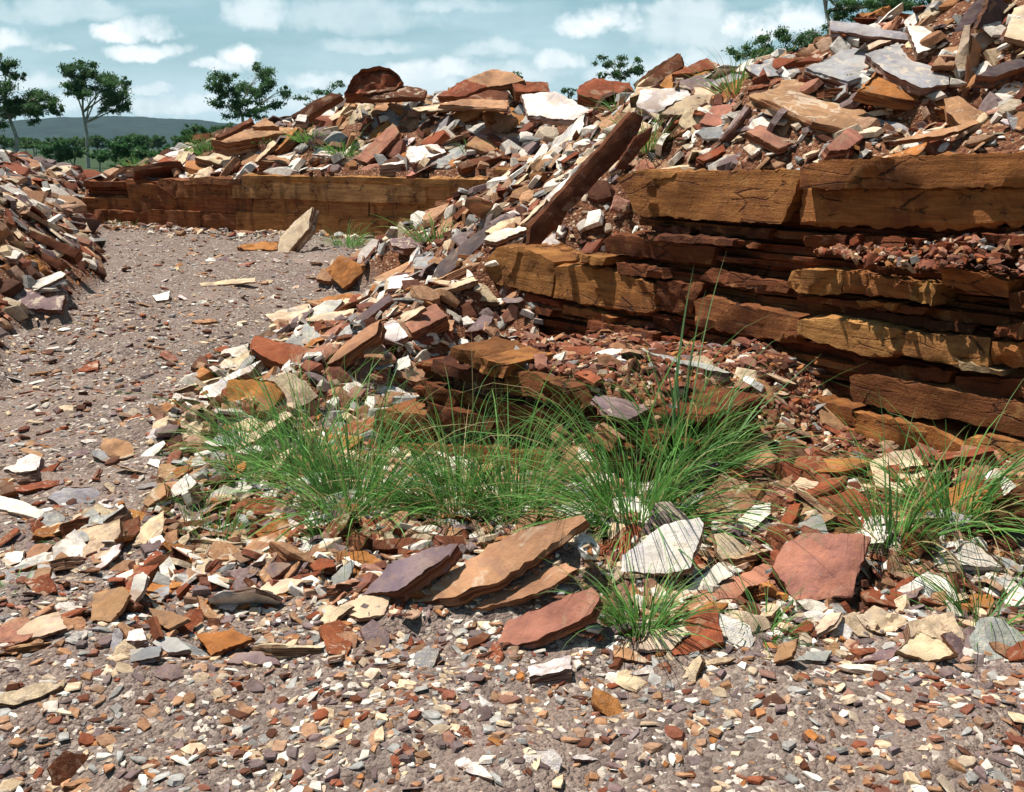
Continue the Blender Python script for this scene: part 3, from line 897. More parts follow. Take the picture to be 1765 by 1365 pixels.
# ------------------------------------------------------------------ far range of hills
def make_hills():
    pts = [(-400, 235), (-200, 222), (-60, 226), (20, 219), (70, 212), (130, 207), (190, 203), (250, 203), (300, 206), (350, 208), (400, 213), (470, 216), (560, 222), (700, 228), (900, 226), (1200, 232), (1500, 222), (2000, 230)]
    D = 2100.0
    xs, zs = [], []
    for px, py in pts:
        r = ray(px, py)
        xs.append(r.x / r.y * D)
        zs.append(CAMZ + r.z / r.y * D)
    X = np.linspace(xs[0], xs[-1], 420)
    top = np.interp(X, xs, zs)
    T = np.linspace(0, 1, 34)
    XX, TT = np.meshgrid(X, T)
    YY = D - 900 * (1 - TT)
    prof = sstep(TT ** 0.8)
    gul = fbm(XX / 90, YY / 220, 5, 4) * 42 * TT * (1.12 - TT)
    ZZ = -2 + (top[None, :] + 2) * prof + gul + fbm(XX / 20, YY / 30, 8, 3) * 7 * TT
    # back slope
    XB = np.stack([X, X]); YB = np.stack([np.full_like(X, D + 500), np.full_like(X, D + 1200)]); ZB = np.stack([top * 0.6, np.full_like(X, -4.0)])
    XX, YY, ZZ = np.vstack([XX, XB]), np.vstack([YY, YB]), np.vstack([ZZ, ZB])
    ny, nx = XX.shape
    V = np.stack([XX, YY, ZZ], -1).reshape(-1, 3)
    ii = (np.arange(ny - 1)[:, None] * nx + np.arange(nx - 1)[None, :]).ravel()
    q = np.stack([ii, ii + 1, ii + 1 + nx, ii + nx], -1)
    m, n, b = new_mat('wooded_hillside')
    g = n.n.new('ShaderNodeNewGeometry')
    a = n.noise(g.outputs['Position'], 0.02, 5, 0.65)
    c = n.noise(g.outputs['Position'], 0.12, 4, 0.7)
    k = n.mix(n.ramp(a, 0.35, 0.65), (.010, .034, .036), (.022, .056, .052))
    k = n.mix(n.ramp(c, 0.5, 0.7), k, (.009, .022, .026))
    n.put(b.inputs['Base Color'], k)
    n.put(b.inputs['Normal'], n.bump(c, 0.8, 8.0))
    o = link('hills', npmesh('hills', V, q.ravel(), np.arange(len(q)) * 4, None, True), m)
    tag(o, 'low wooded blue-green range of hills on the horizon', 'hills', kind='structure')


make_hills()

# ------------------------------------------------------------------ stone builder
def resample(poly, step, rough, rng):
    """walk round a polygon, splitting the edges and breaking them up irregularly"""
    out = []
    n = len(poly)
    area = sum(poly[i][0] * poly[(i + 1) % n][1] - poly[(i + 1) % n][0] * poly[i][1] for i in range(n))
    if area < 0:
        poly = poly[::-1]
    for i in range(n):
        a, b = poly[i], poly[(i + 1) % n]
        dx, dy = b[0] - a[0], b[1] - a[1]
        L = math.hypot(dx, dy)
        if L < 1e-6:
            continue
        k = max(1, int(L / step))
        ph, amp = rng.uniform(0, 50), rough * min(1.0, L / (4 * step) + 0.3)
        for j in range(k):
            t = j / k
            w_ = math.sin(math.pi * t) ** 0.5 if 0 < t < 1 else 0.25
            o = amp * w_ * (noise.noise((ph + t * L / step * 0.45, ph, 0)) * 1.3 + rng.uniform(-.45, .45))
            out.append((a[0] + dx * t - dy / L * o * -1, a[1] + dy * t + dx / L * o * -1))
    return out


def inside(p, poly):
    r = False
    j = len(poly) - 1
    for i in range(len(poly)):
        if (poly[i][1] > p[1]) != (poly[j][1] > p[1]) and p[0] < (poly[j][0] - poly[i][0]) * (p[1] - poly[i][1]) / (poly[j][1] - poly[i][1] + 1e-12) + poly[i][0]:
            r = not r
        j = i
    return r


def slab_mesh(name, poly, th, seed, step=None, rough=None, relief=0.0, levels=None, inter=True, chip=0.5, taper=0.0):
    """a split stone: irregular outline, undulating bedding face at z=0, ragged stepped edges down to z=-th"""
    rng = random.Random(seed)
    xs, ys = [p[0] for p in poly], [p[1] for p in poly]
    size = max(max(xs) - min(xs), max(ys) - min(ys))
    step = step or max(size / 16, 0.006)
    rough = step * 0.35 if rough is None else rough
    ol = resample(poly, step, rough, rng)
    n = len(ol)
    pts = list(ol)
    if inter:
        h = step * 1.5
        y = min(ys) + h * .5
        row = 0
        while y < max(ys):
            x = min(xs) + (h * .5 if row % 2 else 0)
            while x < max(xs):
                p = (x + rng.uniform(-.2, .2) * h, y + rng.uniform(-.2, .2) * h)
                if inside(p, ol) and min((p[0] - q[0]) ** 2 + (p[1] - q[1]) ** 2 for q in ol) > (h * .45) ** 2:
                    pts.append(p)
                x += h
            y += h * .87
            row += 1
    res = delaunay_2d_cdt([Vector(p) for p in pts], [], [list(range(n))], 1, 1e-5)
    v2, tris, ov = res[0], res[2], res[3]
    back = {}
    for i, src in enumerate(ov):
        for s_ in src:
            back[s_] = i
    loop = [back[i] for i in range(n) if i in back]
    n = len(loop)
    V = []
    on = set(loop)
    sx, sy = rng.uniform(0, 90), rng.uniform(0, 90)
    ramps = [(rng.uniform(0, 6.28), rng.uniform(-.3, .3) * size, rng.uniform(.3, 1.0)) for _ in range(2)]
    for i, v in enumerate(v2):
        z = relief * (noise.fractal((v[0] / size * 2.2 + sx, v[1] / size * 2.2 + sy, 0), .9, 2.1, 4))
        for an, off, k in ramps:       # shallow delamination steps
            if math.cos(an) * v[0] + math.sin(an) * v[1] > off + .08 * size * noise.noise((v[0] / size * 4 + sx, v[1] / size * 4, 3)):
                z -= relief * .8 * k
        if i in on:
            z -= min(th, step) * chip * rng.uniform(.1, .55)
        V.append([v[0], v[1], z])
    faces = [list(t) for t in tris]
    # edge levels
    levels = levels or max(2, min(6, int(th / step * 1.3) + 1))
    cen = (sum(p[0] for p in ol) / len(ol), sum(p[1] for p in ol) / len(ol))
    prev = loop
    nrm = []
    for i in range(n):
        a, b = v2[loop[i - 1]], v2[loop[(i + 1) % n]]
        d = (b[1] - a[1], -(b[0] - a[0]))
        L = math.hypot(*d) or 1
        nrm.append((d[0] / L, d[1] / L))
    for k in range(1, levels + 1):
        base = len(V)
        lo = rng.uniform(-.8, .7)
        amp = min(th, size * .2) / levels * .75
        for i in range(n):
            p = v2[loop[i]]
            o = amp * (lo + .8 * noise.noise((p[0] / step * .35 + k * 7.7, p[1] / step * .35, sx))) - taper * th * k / levels
            V.append([p[0] + nrm[i][0] * o, p[1] + nrm[i][1] * o, -th * k / levels * (1 + .12 * rng.uniform(-1, 1) * (k < levels))])
        cur = list(range(base, base + n))
        for i in range(n):
            j = (i + 1) % n
            faces.append([prev[j], prev[i], cur[i], cur[j]])
        prev = cur
    faces.append(prev[::-1])
    me = pydata(name, V, faces, True)
    try:
        me.set_sharp_from_angle(angle=math.radians(24))
    except Exception:
        pass
    return me


def stone_from_outline(name, pix, n, anchor, th, seed, mat, color, parent=None, **kw):
    """real slab whose upper face lies in the plane (anchor, n); its corners are where those sight lines meet that plane"""
    x, y, n = frame(n)
    cam_ = Vector((0, 0, CAMZ))
    W3 = []
    for px, py in pix:
        d = ray(px, py)
        t = (anchor - cam_).dot(n) / d.dot(n)
        W3.append(cam_ + d * t)
    o0 = sum(W3, Vector()) / len(W3)
    poly = [((p - o0).dot(x), (p - o0).dot(y)) for p in W3]
    me = slab_mesh(name, poly, th, seed, **kw)
    o = link(name, me, mat, parent)
    o.matrix_world = Matrix(((x.x, y.x, n.x, o0.x), (x.y, y.y, n.y, o0.y), (x.z, y.z, n.z, o0.z), (0, 0, 0, 1)))
    o.color = tuple(color) + (1.0,)
    return o


def vary(rng, c, k=.12):
    f = 1 + rng.uniform(-k, k)
    return tuple(max(.01, min(.9, v * f * (1 + rng.uniform(-k, k) * .35))) for v in c)


# ------------------------------------------------------------------ quarry faces: real jointed blocks over thin back beds
def beds(parent, A, D, M, t0, t1, z0, z1, back, thick, seed, cols, jut=.05):
    rng = random.Random(seed)
    z = z1
    while z > z0:
        h = thick * rng.uniform(.55, 1.5)
        lo = back + rng.uniform(-jut, jut)
        poly = []
        k = max(6, int((t1 - t0) / .18))
        for i in range(k + 1):
            t = t0 + (t1 - t0) * i / k
            poly.append((t, lo + rng.uniform(-.035, .035) + .04 * noise.noise((t * 1.3, z * 9, seed))))
        poly += [(t1, lo + .55), (t0, lo + .55)]
        poly = [(p[0], -p[1]) for p in poly]
        me = slab_mesh('rock_bed', poly, h * .93, rng.random(), step=.06, rough=.03, relief=.003, levels=2, inter=False, chip=.1)
        o = link('rock_bed', me, M_BED, parent)
        # local x along the face, local y out of it
        o.matrix_world = Matrix(((D[0], -M[0], 0, A[0]), (D[1], -M[1], 0, A[1]), (0, 0, 1, z), (0, 0, 0, 1)))
        o.color = vary(rng, rng.choice(cols), .2) + (1,)
        z -= h


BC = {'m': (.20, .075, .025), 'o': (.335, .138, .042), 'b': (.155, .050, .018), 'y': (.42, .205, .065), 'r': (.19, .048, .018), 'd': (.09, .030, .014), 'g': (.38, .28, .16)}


def face_blocks(parent, A, D, M, rows, name='stone_block', seed=1, res=.028):
    """rows: colour, how far it stands out (m), outline of its front"""
    rng = random.Random(seed)
    for col, out, s in rows:
        pix = [tuple(float(v) for v in p.split(',')) for p in s.split()]
        n = Vector((-M[0], -M[1], 0))
        anchor = Vector((A[0] - M[0] * out, A[1] - M[1] * out, 0))
        stone_from_outline(name, pix, n, anchor, .30 + out, rng.random(), M_BED, vary(rng, BC[col], .14), parent,
                           step=res, rough=res * .42, relief=.034, levels=5, chip=.30)


near = empty('quarry_face', (1.6, 5.7, 0))
tag(near, 'tall dark red-brown bedded rock face behind the grass on the right', 'rock face')
near_rows = [
    # top bed
    ('o', .05, '1060,308 1092,297 1230,295 1371,293 1362,332 1340,386 1230,381 1092,371 1084,345'),
    ('y', .00, '1054,306 1100,291 1168,297 1160,306 1085,312'),
    ('o', .06, '1380,289 1420,276 1560,268 1690,265 1800,262 1800,322 1560,324 1378,325'),
    ('o', .03, '1377,331 1560,328 1800,325 1800,378 1690,385 1500,384 1372,383'),
    # dark bed below it
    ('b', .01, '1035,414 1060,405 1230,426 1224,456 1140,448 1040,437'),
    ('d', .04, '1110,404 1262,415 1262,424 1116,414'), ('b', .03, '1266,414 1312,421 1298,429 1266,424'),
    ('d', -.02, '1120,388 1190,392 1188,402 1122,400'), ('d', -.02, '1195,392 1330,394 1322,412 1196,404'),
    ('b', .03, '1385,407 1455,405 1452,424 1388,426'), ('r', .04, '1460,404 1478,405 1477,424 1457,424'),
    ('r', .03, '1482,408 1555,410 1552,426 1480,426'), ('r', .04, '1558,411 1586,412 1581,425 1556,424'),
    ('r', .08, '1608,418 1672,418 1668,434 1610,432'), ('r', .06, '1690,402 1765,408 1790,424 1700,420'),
    # second bed
    ('o', .10, '852,426 896,425 954,452 945,512 885,497 822,482 832,455'),
    ('o', .08, '957,460 1000,458 1120,490 1123,533 1106,541 1030,528 952,513'),
    ('b', .05, '1128,483 1208,490 1186,541 1130,535'),
    ('o', .09, '985,438 1042,444 1038,457 982,450'), ('b', .07, '1055,452 1140,462 1146,481 1060,472'),
    ('b', .05, '1215,463 1252,470 1358,490 1350,506 1250,492 1202,481'),
    ('y', .12, '1362,467 1400,465 1447,470 1444,506 1408,511 1355,496'),
    ('o', .12, '1449,468 1500,475 1570,487 1566,516 1449,506'),
    ('y', .11, '1573,486 1610,490 1605,528 1568,517'),
    ('o', .14, '1620,458 1700,472 1736,485 1731,515 1668,509 1612,491'),
    ('b', .10, '1741,505 1800,512 1800,543 1738,537'),
    ('b', .06, '1372,511 1480,520 1600,531 1588,543 1375,521'),
    ('y', .10, '1475,518 1542,524 1534,536 1480,530'),
    ('d', .03, '1440,523 1560,545 1680,560 1676,576 1560,562 1450,541'),
    ('m', .06, '1192,520 1212,511 1374,548 1371,592 1280,578 1202,560'),
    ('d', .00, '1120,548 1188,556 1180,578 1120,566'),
    # bright bed: sunlit patch on the face put into its lighter ochre
    ('y', .13, '1374,553 1420,548 1490,560 1560,575 1555,612 1500,616 1440,600 1374,578'),
    ('y', .12, '1562,575 1700,583 1700,633 1640,628 1556,612'),
    ('b', .12, '1716,562 1800,552 1800,587 1712,581'),
    ('o', .12, '1706,590 1800,592 1800,640 1704,632'),
    ('g', .12, '1632,614 1724,640 1722,650 1640,632'),
    ('b', .07, '1470,628 1560,632 1640,640 1630,660 1540,650 1470,646'),
    ('b', .08, '1640,650 1730,655 1800,652 1800,690 1700,686 1640,668'),
    # low beds
    ('m', .17, '1463,650 1500,645 1640,674 1800,706 1800,764 1640,722 1576,720 1471,691'),
    ('o', .20, '1344,680 1362,675 1464,706 1470,736 1346,719'),
    ('o', .24, '1345,722 1475,746 1500,775 1420,762 1345,741'),
    ('o', .22, '1472,710 1600,738 1650,772 1640,786 1511,770 1472,742'),
    ('o', .26, '1440,772 1500,782 1560,802 1500,806 1440,786'),
    ('y', .24, '1656,762 1690,752 1765,770 1800,780 1780,812 1662,792'),
    ('b', .04, '1506,776 1640,790 1650,812 1560,806'),
    # thin beds towards the left corner
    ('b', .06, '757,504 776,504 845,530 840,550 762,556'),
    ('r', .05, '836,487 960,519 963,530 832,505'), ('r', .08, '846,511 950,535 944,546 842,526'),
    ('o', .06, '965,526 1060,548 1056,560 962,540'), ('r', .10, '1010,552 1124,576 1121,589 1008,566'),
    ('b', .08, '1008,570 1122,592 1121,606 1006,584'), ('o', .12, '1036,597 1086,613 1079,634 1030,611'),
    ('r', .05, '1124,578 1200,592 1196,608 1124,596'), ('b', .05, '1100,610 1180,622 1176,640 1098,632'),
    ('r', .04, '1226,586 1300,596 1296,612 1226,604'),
]
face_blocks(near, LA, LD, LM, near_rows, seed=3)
beds(near, LA, LD, LM, -.15, 7.6, .02, .78, .035, .036, 5, [BC['m'], BC['r'], BC['b'], BC['o']], .05)
beds(near, LA, LD, LM, 2.15, 7.6, .80, 1.40, .07, .042, 6, [BC['r'], BC['b'], BC['b'], BC['m']], .05)

def run_on(parent, t0, t1, seed):
    """the face carries on past the right edge of the view"""
    rng = random.Random(seed)
    for z0, z1, c in ((1.40, 1.53, 'o'), (1.27, 1.39, 'o'), (1.0, 1.12, 'b'), (.84, .98, 'o'), (.66, .80, 'o'), (.40, .58, 'b'), (.12, .34, 'o')):
        t = t0
        while t < t1:
            e = t + rng.uniform(.5, 1.4)
            out = rng.uniform(.0, .1)
            me = slab_mesh('stone_block', [(t + .01, z0), (e - .01, z0 + rng.uniform(-.02, .02)), (e - rng.uniform(.0, .05), z1), (t + rng.uniform(0, .05), z1)], .35 + out, rng.random(), step=.05, rough=.02, relief=.03, levels=4, chip=.3)
            o = link('stone_block', me, M_BED, parent)
            o.matrix_world = Matrix(((LD[0], 0, -LM[0], LA[0] - LM[0] * out), (LD[1], 0, -LM[1], LA[1] - LM[1] * out), (0, 1, 0, 0), (0, 0, 0, 1)))
            o.color = vary(rng, BC[c], .14) + (1,)
            t = e


run_on(near, 4.95, 7.6, 44)

low = empty('quarry_face', (0.0, 5.0, 0))
tag(low, 'low brown ledge of rock beds with red rubble on top, just behind the grass', 'rock face')
low_rows = [
    ('o', .06, '775,598 800,604 865,630 862,653 815,638 771,612'), ('y', .10, '822,617 868,630 863,653 826,641'),
    ('o', .05, '866,642 914,648 945,658 938,694 863,676'), ('o', .07, '947,658 985,668 1002,704 970,702 942,694'),
    ('b', .02, '733,661 790,678 830,695 842,720 735,690'), ('b', .04, '734,693 845,724 840,752 730,722'),
    ('b', .02, '848,690 1000,717 1078,736 1070,766 960,752 850,740'),
    ('o', .06, '648,706 730,716 742,762 690,758 636,752'), ('b', .02, '1082,738 1150,752 1140,792 1076,766'),
    ('d', .01, '740,620 862,660 860,672 738,640'), ('o', .06, '690,765 840,770 990,790 980,830 820,822 684,806'),
    ('b', .03, '1000,776 1140,800 1130,840 995,824'),
]
face_blocks(low, BA, BD, BM, [({'o': 'm', 'y': 'o'}.get(c, c), u, q) for c, u, q in low_rows], seed=8, res=.022)
beds(low, BA, BD, BM, -.12, 1.7, .00, .46, .09, .045, 9, [BC['d'], BC['b'], BC['r']], .04)

far = empty('quarry_face', (-4.2, 19.3, 0))
tag(far, 'long ochre bedded rock face across the far side of the quarry floor', 'rock face')


def far_face():
    rng = random.Random(21)
    Lf = float(np.linalg.norm(FB - FA)) + 1.4
    edges = [0, .30, .60, .87, 1.0]
    for k in range(4):
        t = -.15
        while t < Lf:
            wd = rng.uniform(.5, 1.6) if t < 4.0 else rng.uniform(2.6, 6.0)
            e = min(Lf, t + wd)
            x = FA[0] + FD[0] * t
            top = 1.34 - 0.37 * min(1.1, max(0, -x / 9.0))
            z0, z1 = edges[k] * top - .03 * (k == 0), edges[k + 1] * top - rng.uniform(.001, .006) + (rng.uniform(-.01, .09) if 0 <= k < 3 else 0)
            j = .0015
            if t < 3.2 and rng.random() < .10:
                t = e
                continue
            brk = rng.uniform(0, .10) if k == 3 else 0
            poly = [(t + j, z0), (t + wd * .3, z0 + rng.uniform(-.02, .02)), (t + wd * .7, z0 + rng.uniform(-.02, .02)), (e - j * rng.random(), z0), (e - j, z1 - brk), (t + wd * .62, z1 - brk * rng.random() + rng.uniform(-.02, .02)), (t + wd * .3, z1 - brk * .3 + rng.uniform(-.02, .02)), (t + j, z1 - brk * rng.random())]
            poly = [(min(q[0], e), q[1]) for q in poly] if wd <= e - t + 1e-6 else [poly[0], poly[3], poly[4], poly[7]]
            out = rng.uniform(-.012, .022) + (.05 if k < 1 else 0) + (rng.uniform(-.05, .06) if t < 4 else 0)
            me = slab_mesh('stone_block', poly, .4 + out, rng.random(), step=.09, rough=.012, relief=.055, levels=3, chip=.10)
            o = link('stone_block', me, M_BED, far)
            o.matrix_world = Matrix(((FD[0], 0, -FM[0], FA[0] - FM[0] * out), (FD[1], 0, -FM[1], FA[1] - FM[1] * out), (0, 1, 0, 0), (0, 0, 0, 1)))
            c = rng.choice([(.27, .105, .04), (.33, .14, .05), (.24, .085, .033)]) if t < 3.4 else rng.choice([(.46, .24, .09), (.42, .20, .07), (.50, .28, .115), (.40, .18, .06)])
            o.color = vary(rng, c, .14) + (1,)
            t = e
    beds(far, FA, FD, FM, -.2, Lf, .0, .93, .14, .13, 22, [BC['b'], BC['d']], .05)


far_face()
bpy.context.view_layer.update()
for root in (near, low, far):          # keep the parts where they are when hung under their root
    for ch in list(root.children):
        ch.matrix_parent_inverse = Matrix.Translation(-root.location)

# ------------------------------------------------------------------ the slabs themselves
heroes = []
for label, cat, colk, pix, n, anchor, th, dep, cx, cy in placed:
    ext = max(max(p[0] for p in pix) - min(p[0] for p in pix), max(p[1] for p in pix) - min(p[1] for p in pix)) * dep / 1716
    step = max(ext / 22, 4.0 * dep / 1716)
    rel = min(th * .30, step * .45) if cat not in ('boulder',) else th * .4
    if colk == 'O' or 'rough' in label or 'crumbling' in label:
        rel *= 2.0
    straight = 'great dark slab' in label or 'second dark slab' in label
    if straight:
        rel *= .25
    o = stone_from_outline(NAMES[cat], pix, n, anchor, th, rngH.random(), M_ROCK, vary(rngH, PAL[colk], .12), None,
                           step=step, rough=step * (.10 if straight else .42 if cat not in ('beam', 'plank') else .18), relief=rel, chip=.5)
    tag(o, label, cat, GROUPS[cat])
    heroes.append((label, cx, cy, dep))

# ------------------------------------------------------------------ loose stones
rngS = np.random.default_rng(5)


def polar(n, a0, a1, r0, r1):
    a = rngS.uniform(math.radians(a0), math.radians(a1), n)
    r = np.exp(rngS.uniform(math.log(r0), math.log(r1), n))
    return r * np.sin(a), r * np.cos(a), r


def slope_normals(x, y, e=0.12):
    gx_ = (height(x + e, y) - height(x - e, y)) / (2 * e)
    gy_ = (height(x, y + e) - height(x, y - e)) / (2 * e)
    lim = np.maximum(1.0, np.hypot(gx_, gy_) / 0.9)
    N = np.stack([-gx_ / lim, -gy_ / lim, np.ones_like(gx_)], -1)
    return N / np.linalg.norm(N, axis=1, keepdims=True), np.hypot(gx_, gy_)


def proto(sides, rng, thick):
    """flat angular chip of unit size: upper rim, slightly wider lower rim, bevelled crown"""
    a = np.sort(rng.uniform(0, 2 * math.pi, sides))
    a = a * .4 + np.arange(sides) / sides * 2 * math.pi * .6
    r = rng.uniform(.6, 1.1, sides)
    el = rng.uniform(.24, .85)
    top = np.stack([np.cos(a) * r, np.sin(a) * r * el, thick * rng.uniform(.7, 1.1, sides)], -1)
    rr = r * rng.uniform(1.0, 1.25, sides)
    bot = np.stack([np.cos(a) * rr, np.sin(a) * rr * el, np.full(sides, -thick)], -1)
    crown = np.stack([np.cos(a) * r * .7, np.sin(a) * r * el * .7, np.full(sides, thick * 1.15) * rng.uniform(.9, 1.1, sides)], -1)
    V = np.vstack([bot, top, crown])
    f = []
    for i in range(sides):
        j = (i + 1) % sides
        f += [[i, j, sides + j, sides + i], [sides + i, sides + j, 2 * sides + j, 2 * sides + i]]
    f.append([2 * sides + i for i in range(sides)])
    return V, f


def chips(name, x, y, size, tones, tilt, label, cat, thick=(.15, .4), sink=.12, z=None):
    """one mesh of very many small stones: too many to count"""
    n = len(x)
    N, _ = slope_normals(x, y)
    N = N + rngS.normal(0, tilt, (n, 3))
    N /= np.linalg.norm(N, axis=1, keepdims=True)
    N[:, 2] = np.abs(N[:, 2])
    ang = rngS.uniform(0, 2 * math.pi, n)
    t = np.stack([np.cos(ang), np.sin(ang), np.zeros(n)], -1)
    t = t - N * np.sum(t * N, 1, keepdims=True)
    t /= np.linalg.norm(t, axis=1, keepdims=True)
    b = np.cross(N, t)
    z = surface(x, y) if z is None else z
    P = np.stack([x, y, z], -1) + N * (size * sink)[:, None]
    which = rngS.integers(0, 10, n)
    Vs, Ls, St, Cs = [], [], [], []
    vo = lo = 0
    for w_ in range(10):
        k = np.nonzero(which == w_)[0]
        if len(k) == 0:
            continue
        pv, pf = proto([5, 6, 5, 7, 4][w_ % 5], np.random.default_rng(100 + w_), thick[0] + (thick[1] - thick[0]) * w_ / 9)
        s = size[k][:, None] * .5
        L = pv[None] * s[:, :, None]
        Wd = P[k][:, None] + L[..., 0:1] * t[k][:, None] + L[..., 1:2] * b[k][:, None] + L[..., 2:3] * N[k][:, None]
        m = len(pv)
        Vs.append(Wd.reshape(-1, 3))
        fl = np.array([i for f in pf for i in f])
        ln = np.array([len(f) for f in pf])
        st = np.concatenate([[0], np.cumsum(ln)[:-1]])
        Ls.append((fl[None] + np.arange(len(k))[:, None] * m + vo).ravel())
        St.append((st[None] + np.arange(len(k))[:, None] * len(fl) + lo).ravel())
        Cs.append(np.repeat(tones[k], m, axis=0))
        vo += len(k) * m
        lo += len(k) * len(fl)
    me = npmesh(name, np.vstack(Vs), np.concatenate(Ls), np.concatenate(St), np.vstack(Cs), False)
    o = link(name, me, M_CHIP)
    tag(o, label, cat, kind='stuff')
    return o


def tones_for(x, y, rub, mixf):
    n = len(x)
    keys = list(PAL)
    base = {'floor': [.15, .17, .20, .025, .07, .09, .18, .10, .03, .0], 'rub': [.20, .17, .18, .06, .13, .07, .09, .08, .04, .0], 'red': [.02, .05, .12, .12, .40, .17, .02, .02, .08, .0]}
    out = np.zeros((n, 3))
    arr = np.array([PAL[k] for k in keys])
    for zone, mask in mixf.items():
        k = np.nonzero(mask)[0]
        p = np.array(base[zone])
        p = p / p.sum()
        out[k] = arr[rngS.choice(len(keys), len(k), p=p)]
    grey = out.mean(1, keepdims=True)
    out = out + (grey - out) * rngS.uniform(0, .35, (n, 1))
    return np.clip(out * rngS.uniform(.62, 1.22, (n, 1)), .015, .85)


TOE = [(-1.55, 3.55), (-1.62, 4.2), (-1.75, 5.0), (-2.35, 5.9), (-2.30, 7.3), (-2.2, 9.5), (-1.75, 12.0)]


def toe(x, y):
    """how far a point lies on the rubble side of the ragged foot of the ramp (m)"""
    edge = np.interp(y, [p[1] for p in TOE], [p[0] for p in TOE])
    return np.where((y > 3.5) & (y < 12.5), np.minimum(x - edge + .5 * fbm(x * 1.5, y * 1.5, 61, 3), (y - 3.5) * 2), -1)


def zone_masks(x, y):
    z0 = height(x, y, False)
    sL = (x - LA[0]) * LM[0] + (y - LA[1]) * LM[1]
    sB = (x - BA[0]) * BM[0] + (y - BA[1]) * BM[1]
    tB = (x - BA[0]) * BD[0] + (y - BA[1]) * BD[1]
    red = (sL < .35) & (sB > -.05) & (tB > .15) & (y < 8) & (y > 3.9)
    _, rubv, pl = zones(x, y)
    rub = ((rubv > .4) | ((toe(x, y) > 0) & (sL < 0))) & ~red
    return red, rub, ~(red | rub), pl


# gravel on the quarry floor
x, y, r = polar(74000, -40, 46, 2.0, 24)
red, rub, flo, pl = zone_masks(x, y)
k = flo & (pl < .2)
bare = fbm(x * .45, y * .45, 31, 3) + .25 * fbm(x * 2, y * 2, 37, 2)          # dusty bare patches
k &= (rngS.random(len(x)) < np.clip(.75 + 3.2 * bare - .75 * rut(x, y), .12, 1))
x, y, r = x[k], y[k], r[k]
size = np.exp(rngS.normal(math.log(.026), .55, len(x)))
size = np.clip(np.maximum(size, r * .0020), .008, .075)
chips('gravel', x, y, size, tones_for(x, y, None, {'floor': np.ones(len(x), bool)}), .22, 'small angular gravel strewn over the quarry floor', 'gravel', (.05, .22), .02)

# thin flakes on the floor
x, y, r = polar(28000, -40, 46, 2.0, 24)
red, rub, flo, pl = zone_masks(x, y)
k = flo & (pl < .2) & (rngS.random(len(x)) < np.clip(.62 + 2.2 * fbm(x * .5, y * .5, 41, 3) + .3 * ((y < 4.2) & (y > 3.1)), .10, 1) * np.where(y < 3.0, .3, 1.0))
x, y, r = x[k], y[k], r[k]
size = np.clip(np.exp(rngS.normal(math.log(.055), .5, len(x))), np.maximum(.03, r * .0042), np.minimum(.24, np.maximum(.06, r * .016)))
chips('stone_flakes', x, y, size, tones_for(x, y, None, {'floor': np.ones(len(x), bool)}), .14, 'thin stone flakes scattered on the gravel floor', 'stone flakes', (.06, .2))

# broken rubble on heaps, ramp and ledges
x, y, r = polar(50000, -40, 48, 2.2, 31)
red, rub, flo, pl = zone_masks(x, y)
_, st_ = slope_normals(x, y, .1)
k = (rub | red) & (pl < .5) & (st_ < 2.6)
x, y, r, red = x[k], y[k], r[k], red[k]
size = np.maximum(.058, r * .0125) * np.exp(rngS.normal(0, .66, len(x)))
size = np.where(red, size * .72, size)
size = np.clip(np.maximum(size, r * .0030), .02, np.minimum(.7, np.maximum(.11, r * .034)))
chips('rock_rubble', x, y, size, tones_for(x, y, None, {'red': red, 'rub': ~red}), .42, 'broken stone rubble covering the heaps, ramp and ledges', 'rubble', (.05, .22))


# red chips spilled on and below the low ledge
x, y = rngS.uniform(-.5, 2.4, 16000), rngS.uniform(4.0, 7.4, 16000)
red, rub, flo, pl = zone_masks(x, y)
k = red
x, y = x[k], y[k]
size = np.clip(.034 * np.exp(rngS.normal(0, .5, len(x))), .014, .095)
chips('red_rubble', x, y, size, tones_for(x, y, None, {'red': np.ones(len(x), bool)}), .4, 'red-brown chips spilled over the low ledge and below the rock face', 'rubble', (.12, .4))


# chips lying along the ledge under the top bed at the right
t = rngS.uniform(3.75, 6.6, 1500)
v = rngS.uniform(-.19, .05, 1500)
x, y = LA[0] + LD[0] * t + LM[0] * v, LA[1] + LD[1] * t + LM[1] * v
lz = 1.075 + .14 * sstep((t - 3.7) / .8) * np.clip((v + .19) / .2, 0, 1) + .02 * np.sin(t * 7)
size = np.clip(.036 * np.exp(rngS.normal(0, .5, len(x))), .015, .10)
chips('ledge_chips', x, y, size, tones_for(x, y, None, {'red': np.ones(len(x), bool)}), .5, 'red chips heaped on the ledge under the top bed of the rock face', 'rubble', (.12, .4), .1, lz)

# stones fallen at the foot of the far face
t = rngS.uniform(-.2, 12.2, 1500)
v = -np.abs(rngS.normal(0, .45, 1500)) - .02
x, y = FA[0] + FD[0] * t + FM[0] * v, FA[1] + FD[1] * t + FM[1] * v
size = np.clip(.09 * np.exp(rngS.normal(0, .55, len(x))), .04, .34)
chips('fallen_stones', x, y, size, tones_for(x, y, None, {'rub': np.ones(len(x), bool)}), .4, 'stones fallen along the foot of the far rock face', 'rubble', (.06, .3))


